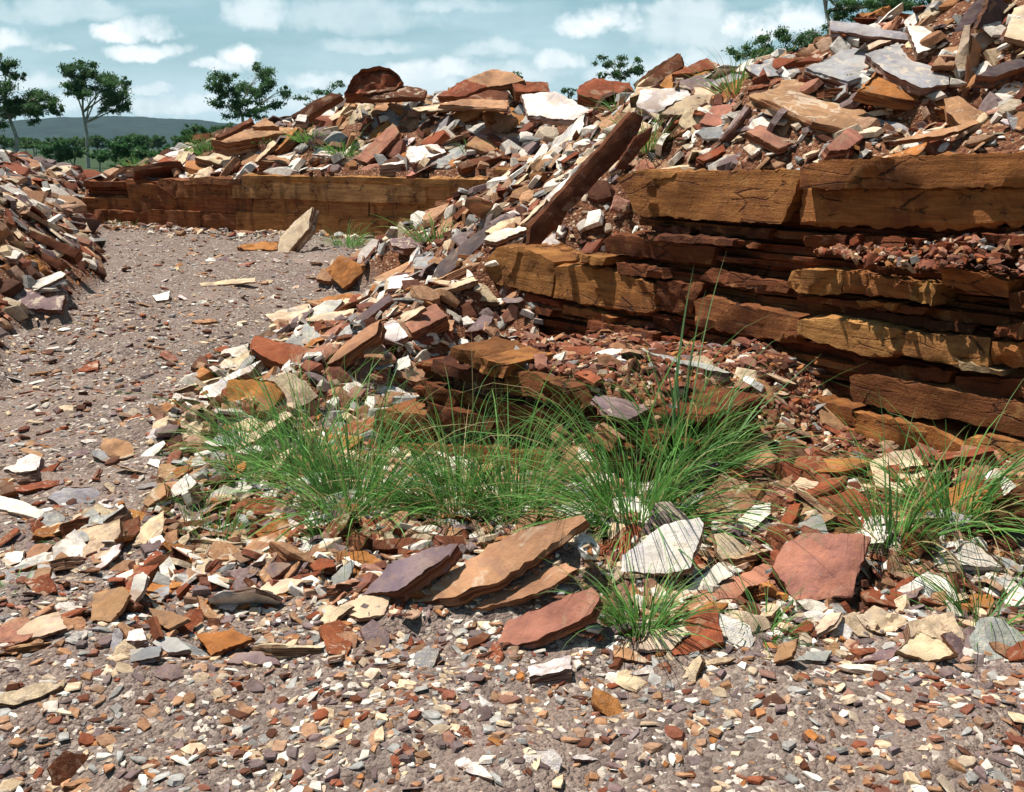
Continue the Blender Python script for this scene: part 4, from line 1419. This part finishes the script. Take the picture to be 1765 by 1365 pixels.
# individual middle-sized stones
protos = []
for i in range(26):
    rp = random.Random(400 + i)
    k = rp.randint(4, 7)
    el = rp.uniform(.26, .85)
    poly = [(math.cos(a) * q, math.sin(a) * q * el) for a, q in ((2 * math.pi * (j + rp.uniform(-.28, .28)) / k, rp.uniform(.42, .6)) for j in range(k))]
    th = rp.choice([.08, .10, .14, .2, .3])
    protos.append((slab_mesh('stone', poly, th, 500 + i, step=.085, rough=.03, relief=.03, chip=.6), th, el))
SHAPE = lambda th, el: ('plate' if th < .09 else 'flake' if th < .12 else 'block' if th > .25 else 'sliver' if el < .52 else 'flake' if th < .12 else 'stone')
used = set()
made = 0
rI = random.Random(77)


def plan_zone(kind):
    if kind == 'mound':
        yy_ = rI.uniform(8.5, 24); return (rI.uniform(-11.5, -4.4), yy_)
    if kind == 'ramp':
        return (rI.uniform(-2.2, 1.0), rI.uniform(5.2, 13))
    if kind == 'heapF':
        return (rI.uniform(-9, 1), rI.uniform(17.5, 23))
    if kind == 'heapR':
        return (rI.uniform(.9, 5.6), rI.uniform(5, 11.5))
    if kind == 'front':
        return (rI.uniform(.1, 2.3), rI.uniform(2.9, 4.5))
    if kind == 'toe':
        return (rI.uniform(-2.2, .1), rI.uniform(3.7, 6.6))
    if kind == 'left':
        return (rI.uniform(-2.1, -.25), rI.uniform(3.0, 4.25))
    if kind == 'floor':
        return (rI.uniform(-2.6, .4), rI.uniform(2.4, 5.2))
    return (rI.uniform(-6, -.5), rI.uniform(5, 16))


BIG = [h[3] for h in placed if (max(p[0] for p in h[3]) - min(p[0] for p in h[3])) * (max(p[1] for p in h[3]) - min(p[1] for p in h[3])) > 3500]
plan = [('mound', 95, 26, 74), ('ramp', 150, 38, 125), ('heapF', 120, 34, 120), ('heapR', 150, 42, 150), ('front', 170, 52, 165), ('toe', 120, 34, 110), ('left', 150, 38, 135), ('floor', 130, 34, 120), ('mid', 60, 16, 48)]
for kind, count, s0, s1 in plan:
    c = tries = 0
    while c < count and tries < 3000:
        tries += 1
        x0, y0 = plan_zone(kind)
        xa, ya = np.array([x0]), np.array([y0])
        z0 = float(surface(xa, ya)[0])
        px, py, dep = project((x0, y0, z0 + .03))
        if not (2 < px < 1763 and 20 < py < 1360):
            continue
        if any(inside((px, py - 6), q) for q in BIG):
            continue
        h_ = hit(px, py)
        if h_ is None or abs(h_.y - y0) > .35 + .03 * y0:
            continue
        red, rub, flo, pl = zone_masks(xa, ya)
        if kind in ('mound', 'ramp', 'heapF', 'heapR', 'toe') and not (rub[0] or red[0]):
            continue
        if kind == 'mid' and not flo[0]:
            continue
        Nn, st = slope_normals(xa, ya)
        if st[0] > 2.0:
            continue
        spx = s0 * (s1 / s0) ** (rI.random() ** (1.15 if kind in ('front', 'ramp', 'left') else 1.5))
        size = spx * dep / 1716
        me, th, el = rI.choice(protos)
        ck = rI.choices('WCTORBPGK', [22, 19, 22, 5, 11, 8, 9, 8, 5] if kind in ('ramp', 'toe', 'heapF') else [18, 18, 24, 5, 13, 8, 9, 7, 6] if not red[0] else [3, 6, 14, 10, 38, 14, 2, 2, 10])[0]
        word = 'small' if spx < 20 else 'middling' if spx < 36 else 'large'
        # words that single it out: relation to the nearest landmarks not yet used that way
        lab = None
        for (hl, hx, hy, hd) in sorted(heroes, key=lambda h: (h[1] - px) ** 2 + (h[2] - py) ** 2)[:14]:
            dx, dy = px - hx, py - hy
            rel = ('right of' if dx > 0 else 'left of') if abs(dx) > abs(dy) else ('below' if dy > 0 else 'above')
            cand = '%s %s %s %s the %s' % (word, PALN[ck], SHAPE(th, el), rel, hl)
            if cand not in used and len(cand.split()) <= 16:
                lab = cand
                break
        if lab is None:
            continue
        used.add(lab)
        n = (Vector(Nn[0]) + Vector((rI.gauss(0, .34), rI.gauss(-.10, .34), 0))).normalized()
        xx, yx, n = frame(n)
        a = rI.uniform(0, 6.28)
        if kind in ('ramp', 'heapF', 'toe') and rI.random() < .75:      # slid down: long side points down the slope
            dv = Vector((-.75, -.65, 0))
            a = math.atan2(dv.dot(yx), dv.dot(xx)) + rI.gauss(0, .4)
        u = xx * math.cos(a) + yx * math.sin(a)
        v = n.cross(u)
        p = Vector((x0, y0, z0)) + n * (th * size * .55)
        sc = size
        shape = SHAPE(th, el)
        o = link({'stone': 'loose_stone'}.get(shape, 'stone_' + shape), me, M_ROCK)
        o.matrix_world = Matrix(((u.x * sc, v.x * sc, n.x * sc, p.x), (u.y * sc, v.y * sc, n.y * sc, p.y), (u.z * sc, v.z * sc, n.z * sc, p.z), (0, 0, 0, 1)))
        o.color = vary(rI, PAL[ck], .14) + (1,)
        tag(o, lab, shape, {'stone': 'loose stones among the rubble'}.get(shape, 'stone %ss among the rubble' % shape))
        c += 1
        made += 1

# ------------------------------------------------------------------ grass
def grass_material(name, base, dry):
    m, n, b = new_mat(name)
    a = n.n.new('ShaderNodeVertexColor')
    a.layer_name = 'tone'
    t = n.xyz(a.outputs[0])
    c = n.mix(t[0], tuple(v * .75 for v in base), (base[0] * 2.9, base[1] * 2.1, base[2] * 2.0))
    c = n.mix(n.ramp(t[1], .72, 1.0), c, dry)
    c = n.mix(n.ramp(t[2], .5, .6), c, (.42, .33, .15))
    n.put(b.inputs['Base Color'], c)
    b.inputs['Roughness'].default_value = 0.55
    b.inputs['Specular IOR Level'].default_value = 0.35
    tr = n.n.new('ShaderNodeBsdfTranslucent')
    n.put(tr.inputs[0], c)
    ms = n.n.new('ShaderNodeMixShader')
    ms.inputs[0].default_value = 0.35
    n.l.new(b.outputs[0], ms.inputs[1])
    n.l.new(tr.outputs[0], ms.inputs[2])
    n.l.new(ms.outputs[0], m.node_tree.nodes['Material Output'].inputs[0])
    return m


M_GRASS = grass_material('green_grass', (.072, .215, .050), (.34, .28, .10))
M_STEM = grass_material('grass_stem', (.12, .27, .11), (.22, .22, .09))


def blades(name, specs, mat, parent, seg=7):
    """specs: root, heading, elevation, length, width, droop"""
    Vs, L, St, C = [], [], [], []
    vo = 0
    for (p, az, el, ln, wd, dr, tone) in specs:
        q = Vector(p)
        e = el
        side = Vector((-math.sin(az), math.cos(az), 0))
        straw = 1.0 if seg < 9 and random.random() < .10 else 0.0
        tw = random.uniform(-1.2, 1.2) if seg < 9 else random.uniform(-.3, .3)
        for i in range(seg + 1):
            t = i / seg
            f = Vector((math.cos(az) * math.cos(e), math.sin(az) * math.cos(e), math.sin(e)))
            sd = (side * math.cos(tw) + f.cross(side) * math.sin(tw))
            hw = wd * .5 * (1 - t ** 1.7) + .0002
            Vs += [q + sd * hw, q - sd * hw]
            C += [(tone, t * .9 + tone * .05, straw)] * 2
            q = q + f * (ln / seg)
            e -= dr / seg * (0.3 + 1.5 * t)
            tw += .06
        for i in range(seg):
            a = vo + 2 * i
            L += [a, a + 1, a + 3, a + 2]
            St.append(len(L) - 4)
        vo += 2 * (seg + 1)
    me = npmesh(name, np.array([tuple(v) for v in Vs]), np.array(L), np.array(St), np.array(C), True)
    return link(name, me, mat, parent)


def tuft(px, py, label, n, length, spread, lean=(0, 0), stems=(), width=.0052, elev=(22, 88), droop=(.5, 2.3), rad=.10, group='green grass tufts between the stones', dist=None):
    base, q = None, py
    while base is None or base.y > 30:
        base = hit(px, q)
        q += 4
    base.z = float(surface(base.x, base.y))
    root = empty('grass_tuft', base)
    tag(root, label, 'grass tuft', group)
    sp = []
    for i in range(int(n * .85)):
        a = random.uniform(0, 2 * math.pi)
        rr = rad * math.sqrt(random.random())
        dx, dy = math.cos(a) * spread + lean[0] + random.gauss(0, .3), math.sin(a) * spread * .8 + lean[1] + random.gauss(0, .3)
        az = math.atan2(dy, dx)
        el = math.radians(random.uniform(*elev))
        sp.append(((math.cos(a) * rr, math.sin(a) * rr, -.03), az, el, length * 1.25 * random.uniform(.35, 1.1) * (1.0 if random.random() < .82 else 1.4), width * random.uniform(.5, 1.7), random.uniform(*droop), random.random()))
    blades('leaf_blades', sp, M_GRASS, root)
    for (qx, qy, w_) in stems:               # tall stems rise to where their tips stand against the scene
        d = ray(qx, qy)
        dist_ = base.y / d.y
        tip = Vector((0, 0, CAMZ)) + d * dist_
        v = tip - base
        ln = v.length * 1.03
        az = math.atan2(v.y + random.gauss(0, .02), v.x)
        el = math.atan2(v.z, math.hypot(v.x, v.y)) + .09
        blades('tall_stem', [((random.uniform(-.03, .03), 0, -.02), az, min(el, 1.54), ln, w_ * 1.5, .22, random.random() * .6)], M_STEM, root, 10)
    return root


tuft(610, 880, 'broad arching grass tuft left of centre behind the thin layered plank', 440, .62, 1.0, (-.25, .1), ((600, 640, .009), (560, 690, .008), (690, 760, .008)), rad=.16)
tuft(520, 830, 'grass tuft fanning out left over the pale plank', 360, .62, 1.0, (-.5, .05), ((450, 620, .008), (500, 660, .008), (430, 700, .007)), rad=.14)
tuft(420, 770, 'loose grass tuft beside the crumbling pale boulder', 130, .36, 1.0, (-.3, 0), ((480, 640, .008), (560, 590, .008)), rad=.12)
tuft(790, 880, 'thick grass tuft arching left in front of the low ledge', 360, .58, 1.0, (-.4, .05), ((680, 730, .009), (735, 690, .008)), rad=.14)
tuft(885, 890, 'upright grass tuft in the middle above the long tan slab', 300, .50, .9, (.05, .1), ((855, 715, .012), (820, 705, .010), (935, 715, .009), (862, 640, .006)), elev=(45, 90), rad=.13)
tuft(1090, 900, 'biggest grass tuft drooping over the long tan slab', 620, .56, 1.0, (-.25, -.25), ((1010, 700, .009), (1050, 730, .009)), droop=(.9, 2.5), rad=.15)
tuft(1165, 830, 'tallest grass tuft with long stems against the dark rock face', 300, .48, .8, (.1, .05), ((1188, 458, .013), (1215, 500, .013), (1248, 437, .010), (1095, 560, .014), (1130, 600, .012), (1165, 575, .008), (1205, 560, .010), (1150, 640, .013), (1110, 660, .010)), elev=(50, 90), rad=.10)
tuft(1225, 805, 'grass tuft leaning right toward the rock face', 150, .48, .7, (.45, .05), ((1332, 665, .010), (1425, 612, .008), (1300, 690, .010), (1282, 655, .009)), elev=(35, 80), rad=.07)
tuft(1105, 1085, 'small dense dark green tuft in front of the patched slab', 300, .25, 1.0, (0, 0), ((1040, 985, .006), (1165, 1000, .006), (1265, 955, .005)), width=.005, elev=(40, 90), rad=.08)
tuft(1535, 945, 'grass tuft with one tall bent stem beside the pinkish-red slab', 190, .40, .9, (.0, 0), ((1518, 655, .014), (1545, 770, .010), (1575, 690, .007), (1600, 730, .008)), elev=(35, 88), rad=.08)
tuft(1640, 900, 'spreading grass tuft at the right drooping over the pyramid rock', 330, .48, 1.0, (0, -.2), ((1740, 960, .011), (1690, 770, .007), (1560, 1010, .009), (1755, 775, .006)), droop=(.8, 2.3), rad=.11)
tuft(1690, 1075, 'sparse grass tuft by the orange stone', 80, .32, 1.0, (0, 0), ((1775, 980, .009), (1600, 985, .006)), rad=.08)
tuft(1315, 1090, 'small pale tuft under the ochre bowl-shaped rock', 110, .15, 1.1, (0, 0), ((1262, 1020, .007),), width=.004, elev=(20, 85), rad=.07)
tuft(378, 930, 'small low tuft left of the ragged tan stone', 130, .18, 1.1, (0, 0), (), width=.004, rad=.09)
tuft(565, 925, 'small tuft above the brick-red block', 110, .22, 1.0, (0, 0), (), width=.004, rad=.07)
tuft(340, 890, 'thin straggling tuft right of the white angular block', 70, .20, 1.1, (0, 0), (), width=.004, rad=.10)
tuft(420, 820, 'thin grass tuft between white stones on the ramp edge', 100, .30, 1.1, (-.1, 0), (), width=.005, rad=.10)
tuft(115, 930, 'tiny green tuft alone on the gravel at left', 90, .075, 1.2, (0, 0), (), width=.004, elev=(10, 70), rad=.07)
tuft(20, 1015, 'tiny pale tuft at the left edge of the gravel', 60, .07, 1.2, (0, 0), (), width=.004, elev=(10, 70), rad=.06)
UP = 'grass tufts up on the rubble heap'
tuft(1268, 172, 'bright grass tuft left of the notched tan slab on the heap', 130, .40, .9, (.1, 0), ((1240, 105, .012), (1330, 118, .012), (1310, 100, .010)), width=.009, elev=(35, 88), droop=(.3, 1.4), rad=.07, group=UP)
tuft(1115, 258, 'grass tuft hanging beside the great leaning slab', 150, .40, 1.1, (.1, -.1), (), width=.008, elev=(20, 85), rad=.14, group=UP)
tuft(1075, 190, 'wispy grass tuft above the great leaning slab', 40, .40, 1.1, (0, 0), (), width=.007, rad=.12, group=UP)
tuft(368, 268, 'dense bright green clump below the flat brown slab', 420, .46, 1.0, (0, 0), (), width=.018, elev=(25, 90), droop=(.2, 1.2), rad=.36, group=UP)
tuft(462, 250, 'green tuft along the brow by the pale slanting plank', 260, .34, 1.1, (0, 0), (), width=.016, elev=(25, 85), rad=.40, group=UP)
tuft(538, 244, 'green tuft on the brow under the long pale plank', 260, .36, 1.1, (0, 0), (), width=.016, elev=(25, 85), rad=.35, group=UP)
tuft(593, 270, 'green tuft left of the tan leaning slab on the far heap', 180, .45, 1.1, (0, 0), (), width=.015, elev=(25, 85), rad=.25, group=UP)
tuft(242, 288, 'green tuft at the far left top of the face', 180, .32, 1.1, (0, 0), (), width=.016, elev=(30, 85), rad=.3, group=UP)
tuft(808, 268, 'little green sprig among slabs above the far face', 60, .28, .8, (0, 0), (), width=.013, elev=(40, 88), rad=.1, group=UP)
LOW = 'faint grass tufts at the foot of the far face'
tuft(600, 422, 'faint grey-green tuft at the foot of the far face', 140, .38, 1.1, (0, 0), (), width=.010, rad=.25, group=LOW)
tuft(752, 420, 'grass tuft between far face and rubble ramp', 110, .36, 1.1, (0, 0), (), width=.010, rad=.22, group=LOW)
tuft(232, 392, 'short grass patch at the left foot of the far face', 110, .25, 1.2, (0, 0), (), width=.012, rad=.45, group=LOW)

# ------------------------------------------------------------------ trees and scrub beyond the quarry
def leaf_material(name, base):
    m, n, b = new_mat(name)
    a = n.n.new('ShaderNodeVertexColor')
    a.layer_name = 'tone'
    t = n.xyz(a.outputs[0])
    c = n.mix(t[0], tuple(v * .75 for v in base), tuple(v * 1.45 for v in base))
    n.put(b.inputs['Base Color'], c)
    b.inputs['Roughness'].default_value = .5
    tr = n.n.new('ShaderNodeBsdfTranslucent')
    n.put(tr.inputs[0], c)
    ms = n.n.new('ShaderNodeMixShader')
    ms.inputs[0].default_value = .38
    n.l.new(b.outputs[0], ms.inputs[1])
    n.l.new(tr.outputs[0], ms.inputs[2])
    n.l.new(ms.outputs[0], m.node_tree.nodes['Material Output'].inputs[0])
    return m


M_LEAF = leaf_material('gum_leaves', (.085, .165, .060))
M_SCRUB = leaf_material('scrub_leaves', (.065, .155, .055))
mb, nb, bb = new_mat('pale_bark')
gb = nb.n.new('ShaderNodeNewGeometry')
nb.put(bb.inputs['Base Color'], nb.mix(nb.ramp(nb.noise(gb.outputs['Position'], 1.4, 4, .7), .4, .65), (.52, .47, .41), (.27, .21, .17)))
M_BARK = mb


def tubes(name, paths, mat, parent, sides=6):
    V, L, St = [], [], []
    for pts in paths:
        base = len(V)
        for i, (p, r) in enumerate(pts):
            q = pts[min(i + 1, len(pts) - 1)][0] - pts[max(i - 1, 0)][0]
            x, y, _ = frame(q if q.length > 1e-6 else Vector((0, 0, 1)))
            for k in range(sides):
                a = 2 * math.pi * k / sides
                V.append(tuple(p + (x * math.cos(a) + y * math.sin(a)) * r))
        for i in range(len(pts) - 1):
            for k in range(sides):
                k2 = (k + 1) % sides
                a = base + i * sides
                L += [a + k, a + k2, a + sides + k2, a + sides + k]
                St.append(len(L) - 4)
    return link(name, npmesh(name, np.array(V), np.array(L), np.array(St), None, True), mat, parent)


def leaves(name, blobs, per, leaf, mat, parent, seed):
    """many leaf sprays on the outsides of uneven clumps, leaving gaps between clumps"""
    rg = np.random.default_rng(seed)
    P, T = [], []
    for (c, rx, ry, rz) in blobs:
        m = max(3, int(per * rx * rz * 2.2))
        for _ in range(max(2, int(3 + rx * rz * 2.0))):           # sub-clumps
            d = rg.normal(0, 1, 3)
            d /= np.linalg.norm(d)
            sc = np.array(c) + d * np.array([rx, ry, rz]) * rg.uniform(.35, .95)
            sr = np.array([rx, ry, rz]) * rg.uniform(.40, .66)
            k = max(30, int(m * 2.6))
            q = rg.normal(0, 1, (k, 3))
            q /= np.linalg.norm(q, axis=1, keepdims=True)
            q *= np.abs(rg.normal(.55, .38, (k, 1)))
            P.append(sc + q * sr)
            T.append(np.full(k, rg.uniform(.1, .9)) + rg.normal(0, .15, k))
    P, T = np.vstack(P), np.clip(np.concatenate(T), 0, 1)
    n = len(P)
    a = rg.normal(0, 1, (n, 3)); a[:, 2] -= .7
    a /= np.linalg.norm(a, axis=1, keepdims=True)
    b = np.cross(a, rg.normal(0, 1, (n, 3)))
    b /= np.linalg.norm(b, axis=1, keepdims=True)
    s = leaf * rg.uniform(.35, .85, (n, 1))
    V = np.stack([P - a * s, P + b * s * .38, P + a * s, P - b * s * .38], 1).reshape(-1, 3)
    C = np.zeros((n * 4, 3)); C[:, 0] = np.repeat(T, 4)
    return link(name, npmesh(name, V, np.arange(n * 4), np.arange(n) * 4, C, False), mat, parent)


def at(px, py, D):
    d = ray(px, py)
    return Vector((0, 0, CAMZ)) + d * (D / d.y)


def tree(label, D, trunk, blobs, seed, group='gum trees beyond the quarry', leaf=.20, per=70, name='gum_tree', mat=None, tr=.16, cat='tree', depth=.8):
    """trunk: image points from the ground up; blobs: clumps (x, y, rx, ry) of the crown; all set at distance D and given real depth"""
    rg = random.Random(seed)
    px = D / 1716
    foot = at(trunk[0][0], trunk[0][1], D)
    foot.z = min(foot.z, 0.0) if foot.z > 0 else foot.z
    root = empty(name, foot)
    tag(root, label, cat, group)
    bl = []
    for (x, y, rx, ry) in blobs:
        c = at(x, y, D) + Vector((0, rg.uniform(-1, 1) * rx * px * depth, 0)) - foot
        bl.append((tuple(c), rx * px, rx * px * .9, ry * px))
    for (c, rx, ry, rz) in list(bl):
        bl.append(((c[0] + rg.uniform(-1, 1) * rx, c[1] + rg.uniform(-1, 1) * ry, c[2] + rg.uniform(-.8, .7) * rz), rx * .7, ry * .7, rz * .75))
    pts = [Vector((0, 0, -.3))] + [at(x, y, D) - foot for x, y in trunk]
    n = len(pts)
    paths = [[(p, tr * (1 - .55 * i / n)) for i, p in enumerate(pts)]]
    fork = pts[-1]
    for (c, rx, ry, rz) in bl[:len(blobs)]:
        c = Vector(c)
        s = rg.choice(pts[max(1, n - 2):])
        mid = s.lerp(c, .5) + Vector((rg.uniform(-.3, .3), rg.uniform(-.3, .3), rg.uniform(-.1, .4))) * rx
        paths.append([(s, tr * .42), (mid, tr * .28), (c + Vector((0, 0, rz * .4)), tr * .08)])
        for _ in range(2):
            e = c + Vector((rg.uniform(-1, 1) * rx, rg.uniform(-1, 1) * ry, rg.uniform(-.3, 1) * rz)) * .8
            paths.append([(mid, tr * .18), (mid.lerp(e, .6) + Vector((0, 0, .1)), tr * .12), (e, tr * .04)])
    tubes('trunk', paths, M_BARK, root)
    leaves('crown', bl, per, leaf, mat or M_LEAF, root, seed)
    return root


tree('pale-trunked gum tree standing alone left of the heap', 85, [(152, 285), (150, 235), (147, 212), (143, 194)],
     [(118, 118, 18, 12), (142, 117, 22, 13), (168, 138, 26, 14), (190, 140, 22, 14), (130, 148, 24, 15), (160, 160, 28, 13), (200, 165, 26, 18), (215, 185, 14, 12), (190, 188, 16, 9), (218, 145, 10, 8), (128, 135, 16, 12)], 1, tr=.19)
tree('big dark gum tree cut by the left photo edge', 60, [(30, 262), (28, 235), (15, 200), (10, 170)],
     [(0, 110, 22, 16), (12, 130, 16, 12), (-15, 150, 32, 24), (12, 160, 24, 18), (45, 165, 26, 17), (75, 168, 24, 17), (60, 190, 28, 15), (92, 185, 14, 12), (20, 190, 26, 18), (-10, 195, 30, 18), (60, 212, 14, 6), (8, 215, 20, 8)], 2, tr=.15, leaf=.15, per=110)
tree('double-crowned gum tree behind the left end of the heap', 75, [(420, 232), (418, 200), (412, 185)],
     [(385, 135, 20, 14), (375, 155, 18, 16), (380, 178, 20, 12), (405, 160, 22, 18), (455, 125, 20, 16), (470, 145, 22, 14), (440, 155, 24, 16), (485, 160, 14, 12), (425, 180, 30, 14), (465, 178, 22, 10), (395, 198, 22, 10), (440, 198, 26, 8)], 3, tr=.15, leaf=.18, per=62)
tree('low sparse gum tree left of the crowning boulder', 70, [(555, 215), (553, 190), (550, 178)],
     [(520, 172, 14, 9), (545, 163, 18, 9), (575, 152, 14, 9), (590, 145, 8, 6), (535, 182, 14, 6)], 4, tr=.10, leaf=.15, per=45)
tree('small round gum tree on the skyline by the dark jagged rock', 70, [(1072, 190), (1070, 150), (1068, 132)],
     [(1050, 112, 18, 12), (1072, 104, 16, 10), (1062, 128, 20, 10), (1098, 112, 16, 12), (1088, 128, 16, 9), (1042, 128, 10, 8)], 5, tr=.12, leaf=.17, per=70)
tree('spreading dark gum tree left of the right heap', 45, [(1350, 200), (1345, 130), (1340, 110)],
     [(1285, 88, 22, 14), (1275, 100, 12, 8), (1320, 72, 22, 15), (1355, 68, 24, 16), (1310, 92, 26, 14), (1350, 92, 30, 14), (1395, 70, 22, 16), (1415, 58, 20, 14), (1385, 92, 26, 14), (1420, 85, 20, 16)], 6, tr=.12, leaf=.11, per=190)
tree('tall gum tree rising out of the photo behind the right heap', 40, [(1450, 150), (1436, 60), (1424, 20), (1418, -20)],
     [(1470, 8, 34, 16), (1520, 4, 34, 18), (1570, 0, 34, 18), (1500, 22, 30, 16), (1455, 48, 22, 16), (1590, 12, 24, 12), (1430, 66, 20, 14), (1605, -8, 24, 12), (1440, 22, 16, 14), (1500, -20, 40, 16), (1455, 30, 18, 12), (1550, 12, 20, 8), (1420, -30, 24, 12), (1430, 48, 14, 10)], 7, tr=.10, leaf=.10, per=230)
tree('tiny gum crown peeping over the second peak', 90, [(888, 190), (888, 150)], [(884, 128, 10, 5), (896, 132, 8, 5)], 8, leaf=.2, per=40)
tree('tiny gum crown peeping up left of the skyline block', 90, [(980, 190), (980, 165)], [(978, 152, 10, 6), (985, 158, 9, 5)], 9, leaf=.2, per=40)

rg = random.Random(12)
SC = [('dark scrub bush at the foot of the pale-trunked gum tree', 128, 262, 30, 18, 60), ('dark bush just left of the lone pale trunk', 95, 258, 24, 14, 70),
      ('broad dense bush right of the lone pale trunk', 210, 258, 36, 24, 55), ('pale green bush in front of the hill gap', 258, 272, 30, 20, 50),
      ('tall thin bush against the hill', 245, 246, 16, 14, 75), ('hazy bush below the end of the hill', 345, 236, 26, 22, 70), ('bush under the double-crowned tree', 380, 226, 26, 14, 70),
      ('low bush in the gap above the far face end', 228, 284, 30, 14, 45), ('bright low bush at the left of the brow', 300, 264, 26, 14, 48), ('dark bush behind the left mound', 62, 250, 26, 10, 75),
      ('thin sapling right of the broad dense bush', 318, 250, 16, 18, 62), ('small dark bush between pale trunk and broad bush', 172, 268, 18, 14, 58)]
for i, (lb, x, y, rx, ry, D) in enumerate(SC):
    tree(lb, D, [(x, y + ry + 8), (x + 1, y + 4)], [(x + rg.uniform(-.7, .7) * rx, y + rg.uniform(-.6, .6) * ry, rx * .42, ry * .45) for _ in range(9)], 40 + i,
         'scrub bushes between quarry and hill', .13 + D * .0008, 90, 'scrub_bush', M_SCRUB if i % 3 else M_LEAF, .06, 'bush')
for i in range(26):        # open woodland further off, hiding the plain's far edge
    x = -60 + i * 21 + rg.uniform(-8, 8)
    D = rg.uniform(130, 260)
    sz = rg.uniform(.8, 1.3) * 100 / D
    side = 'left of' if x < 152 else 'right of'
    tree('%s far-off woodland tree seen %s the lone pale trunk' % (['dark', 'dull green', 'rounded'][i % 3], side), D, [(x, 262), (x, 246)],
         [(x + rg.uniform(-14, 14) * sz, 246 + rg.uniform(-12, 6) * sz, 14 * sz, 10 * sz) for _ in range(6)], 80 + i, 'far-off woodland trees', .3, 26, 'woodland_tree', M_LEAF, .14)

# ------------------------------------------------------------------ thin blue air towards the hills
def make_haze():
    me = bpy.data.meshes.new('haze')
    bm = bmesh.new()
    bmesh.ops.create_cube(bm, size=1.0)
    bm.to_mesh(me)
    bm.free()
    o = link('haze', me)
    o.location = (0, 2000, 140)
    o.scale = (8000, 5200, 320)
    m = bpy.data.materials.new('blue_air')
    m.use_nodes = True
    t = m.node_tree
    t.nodes.clear()
    out = t.nodes.new('ShaderNodeOutputMaterial')
    v = t.nodes.new('ShaderNodeVolumePrincipled')
    v.inputs['Color'].default_value = (.62, .80, 1.0, 1)
    v.inputs['Density'].default_value = 0.00007
    t.links.new(v.outputs[0], out.inputs['Volume'])
    me.materials.append(m)
    tag(o, 'thin bluish air veiling the distant hills', 'haze', kind='stuff')


make_haze()
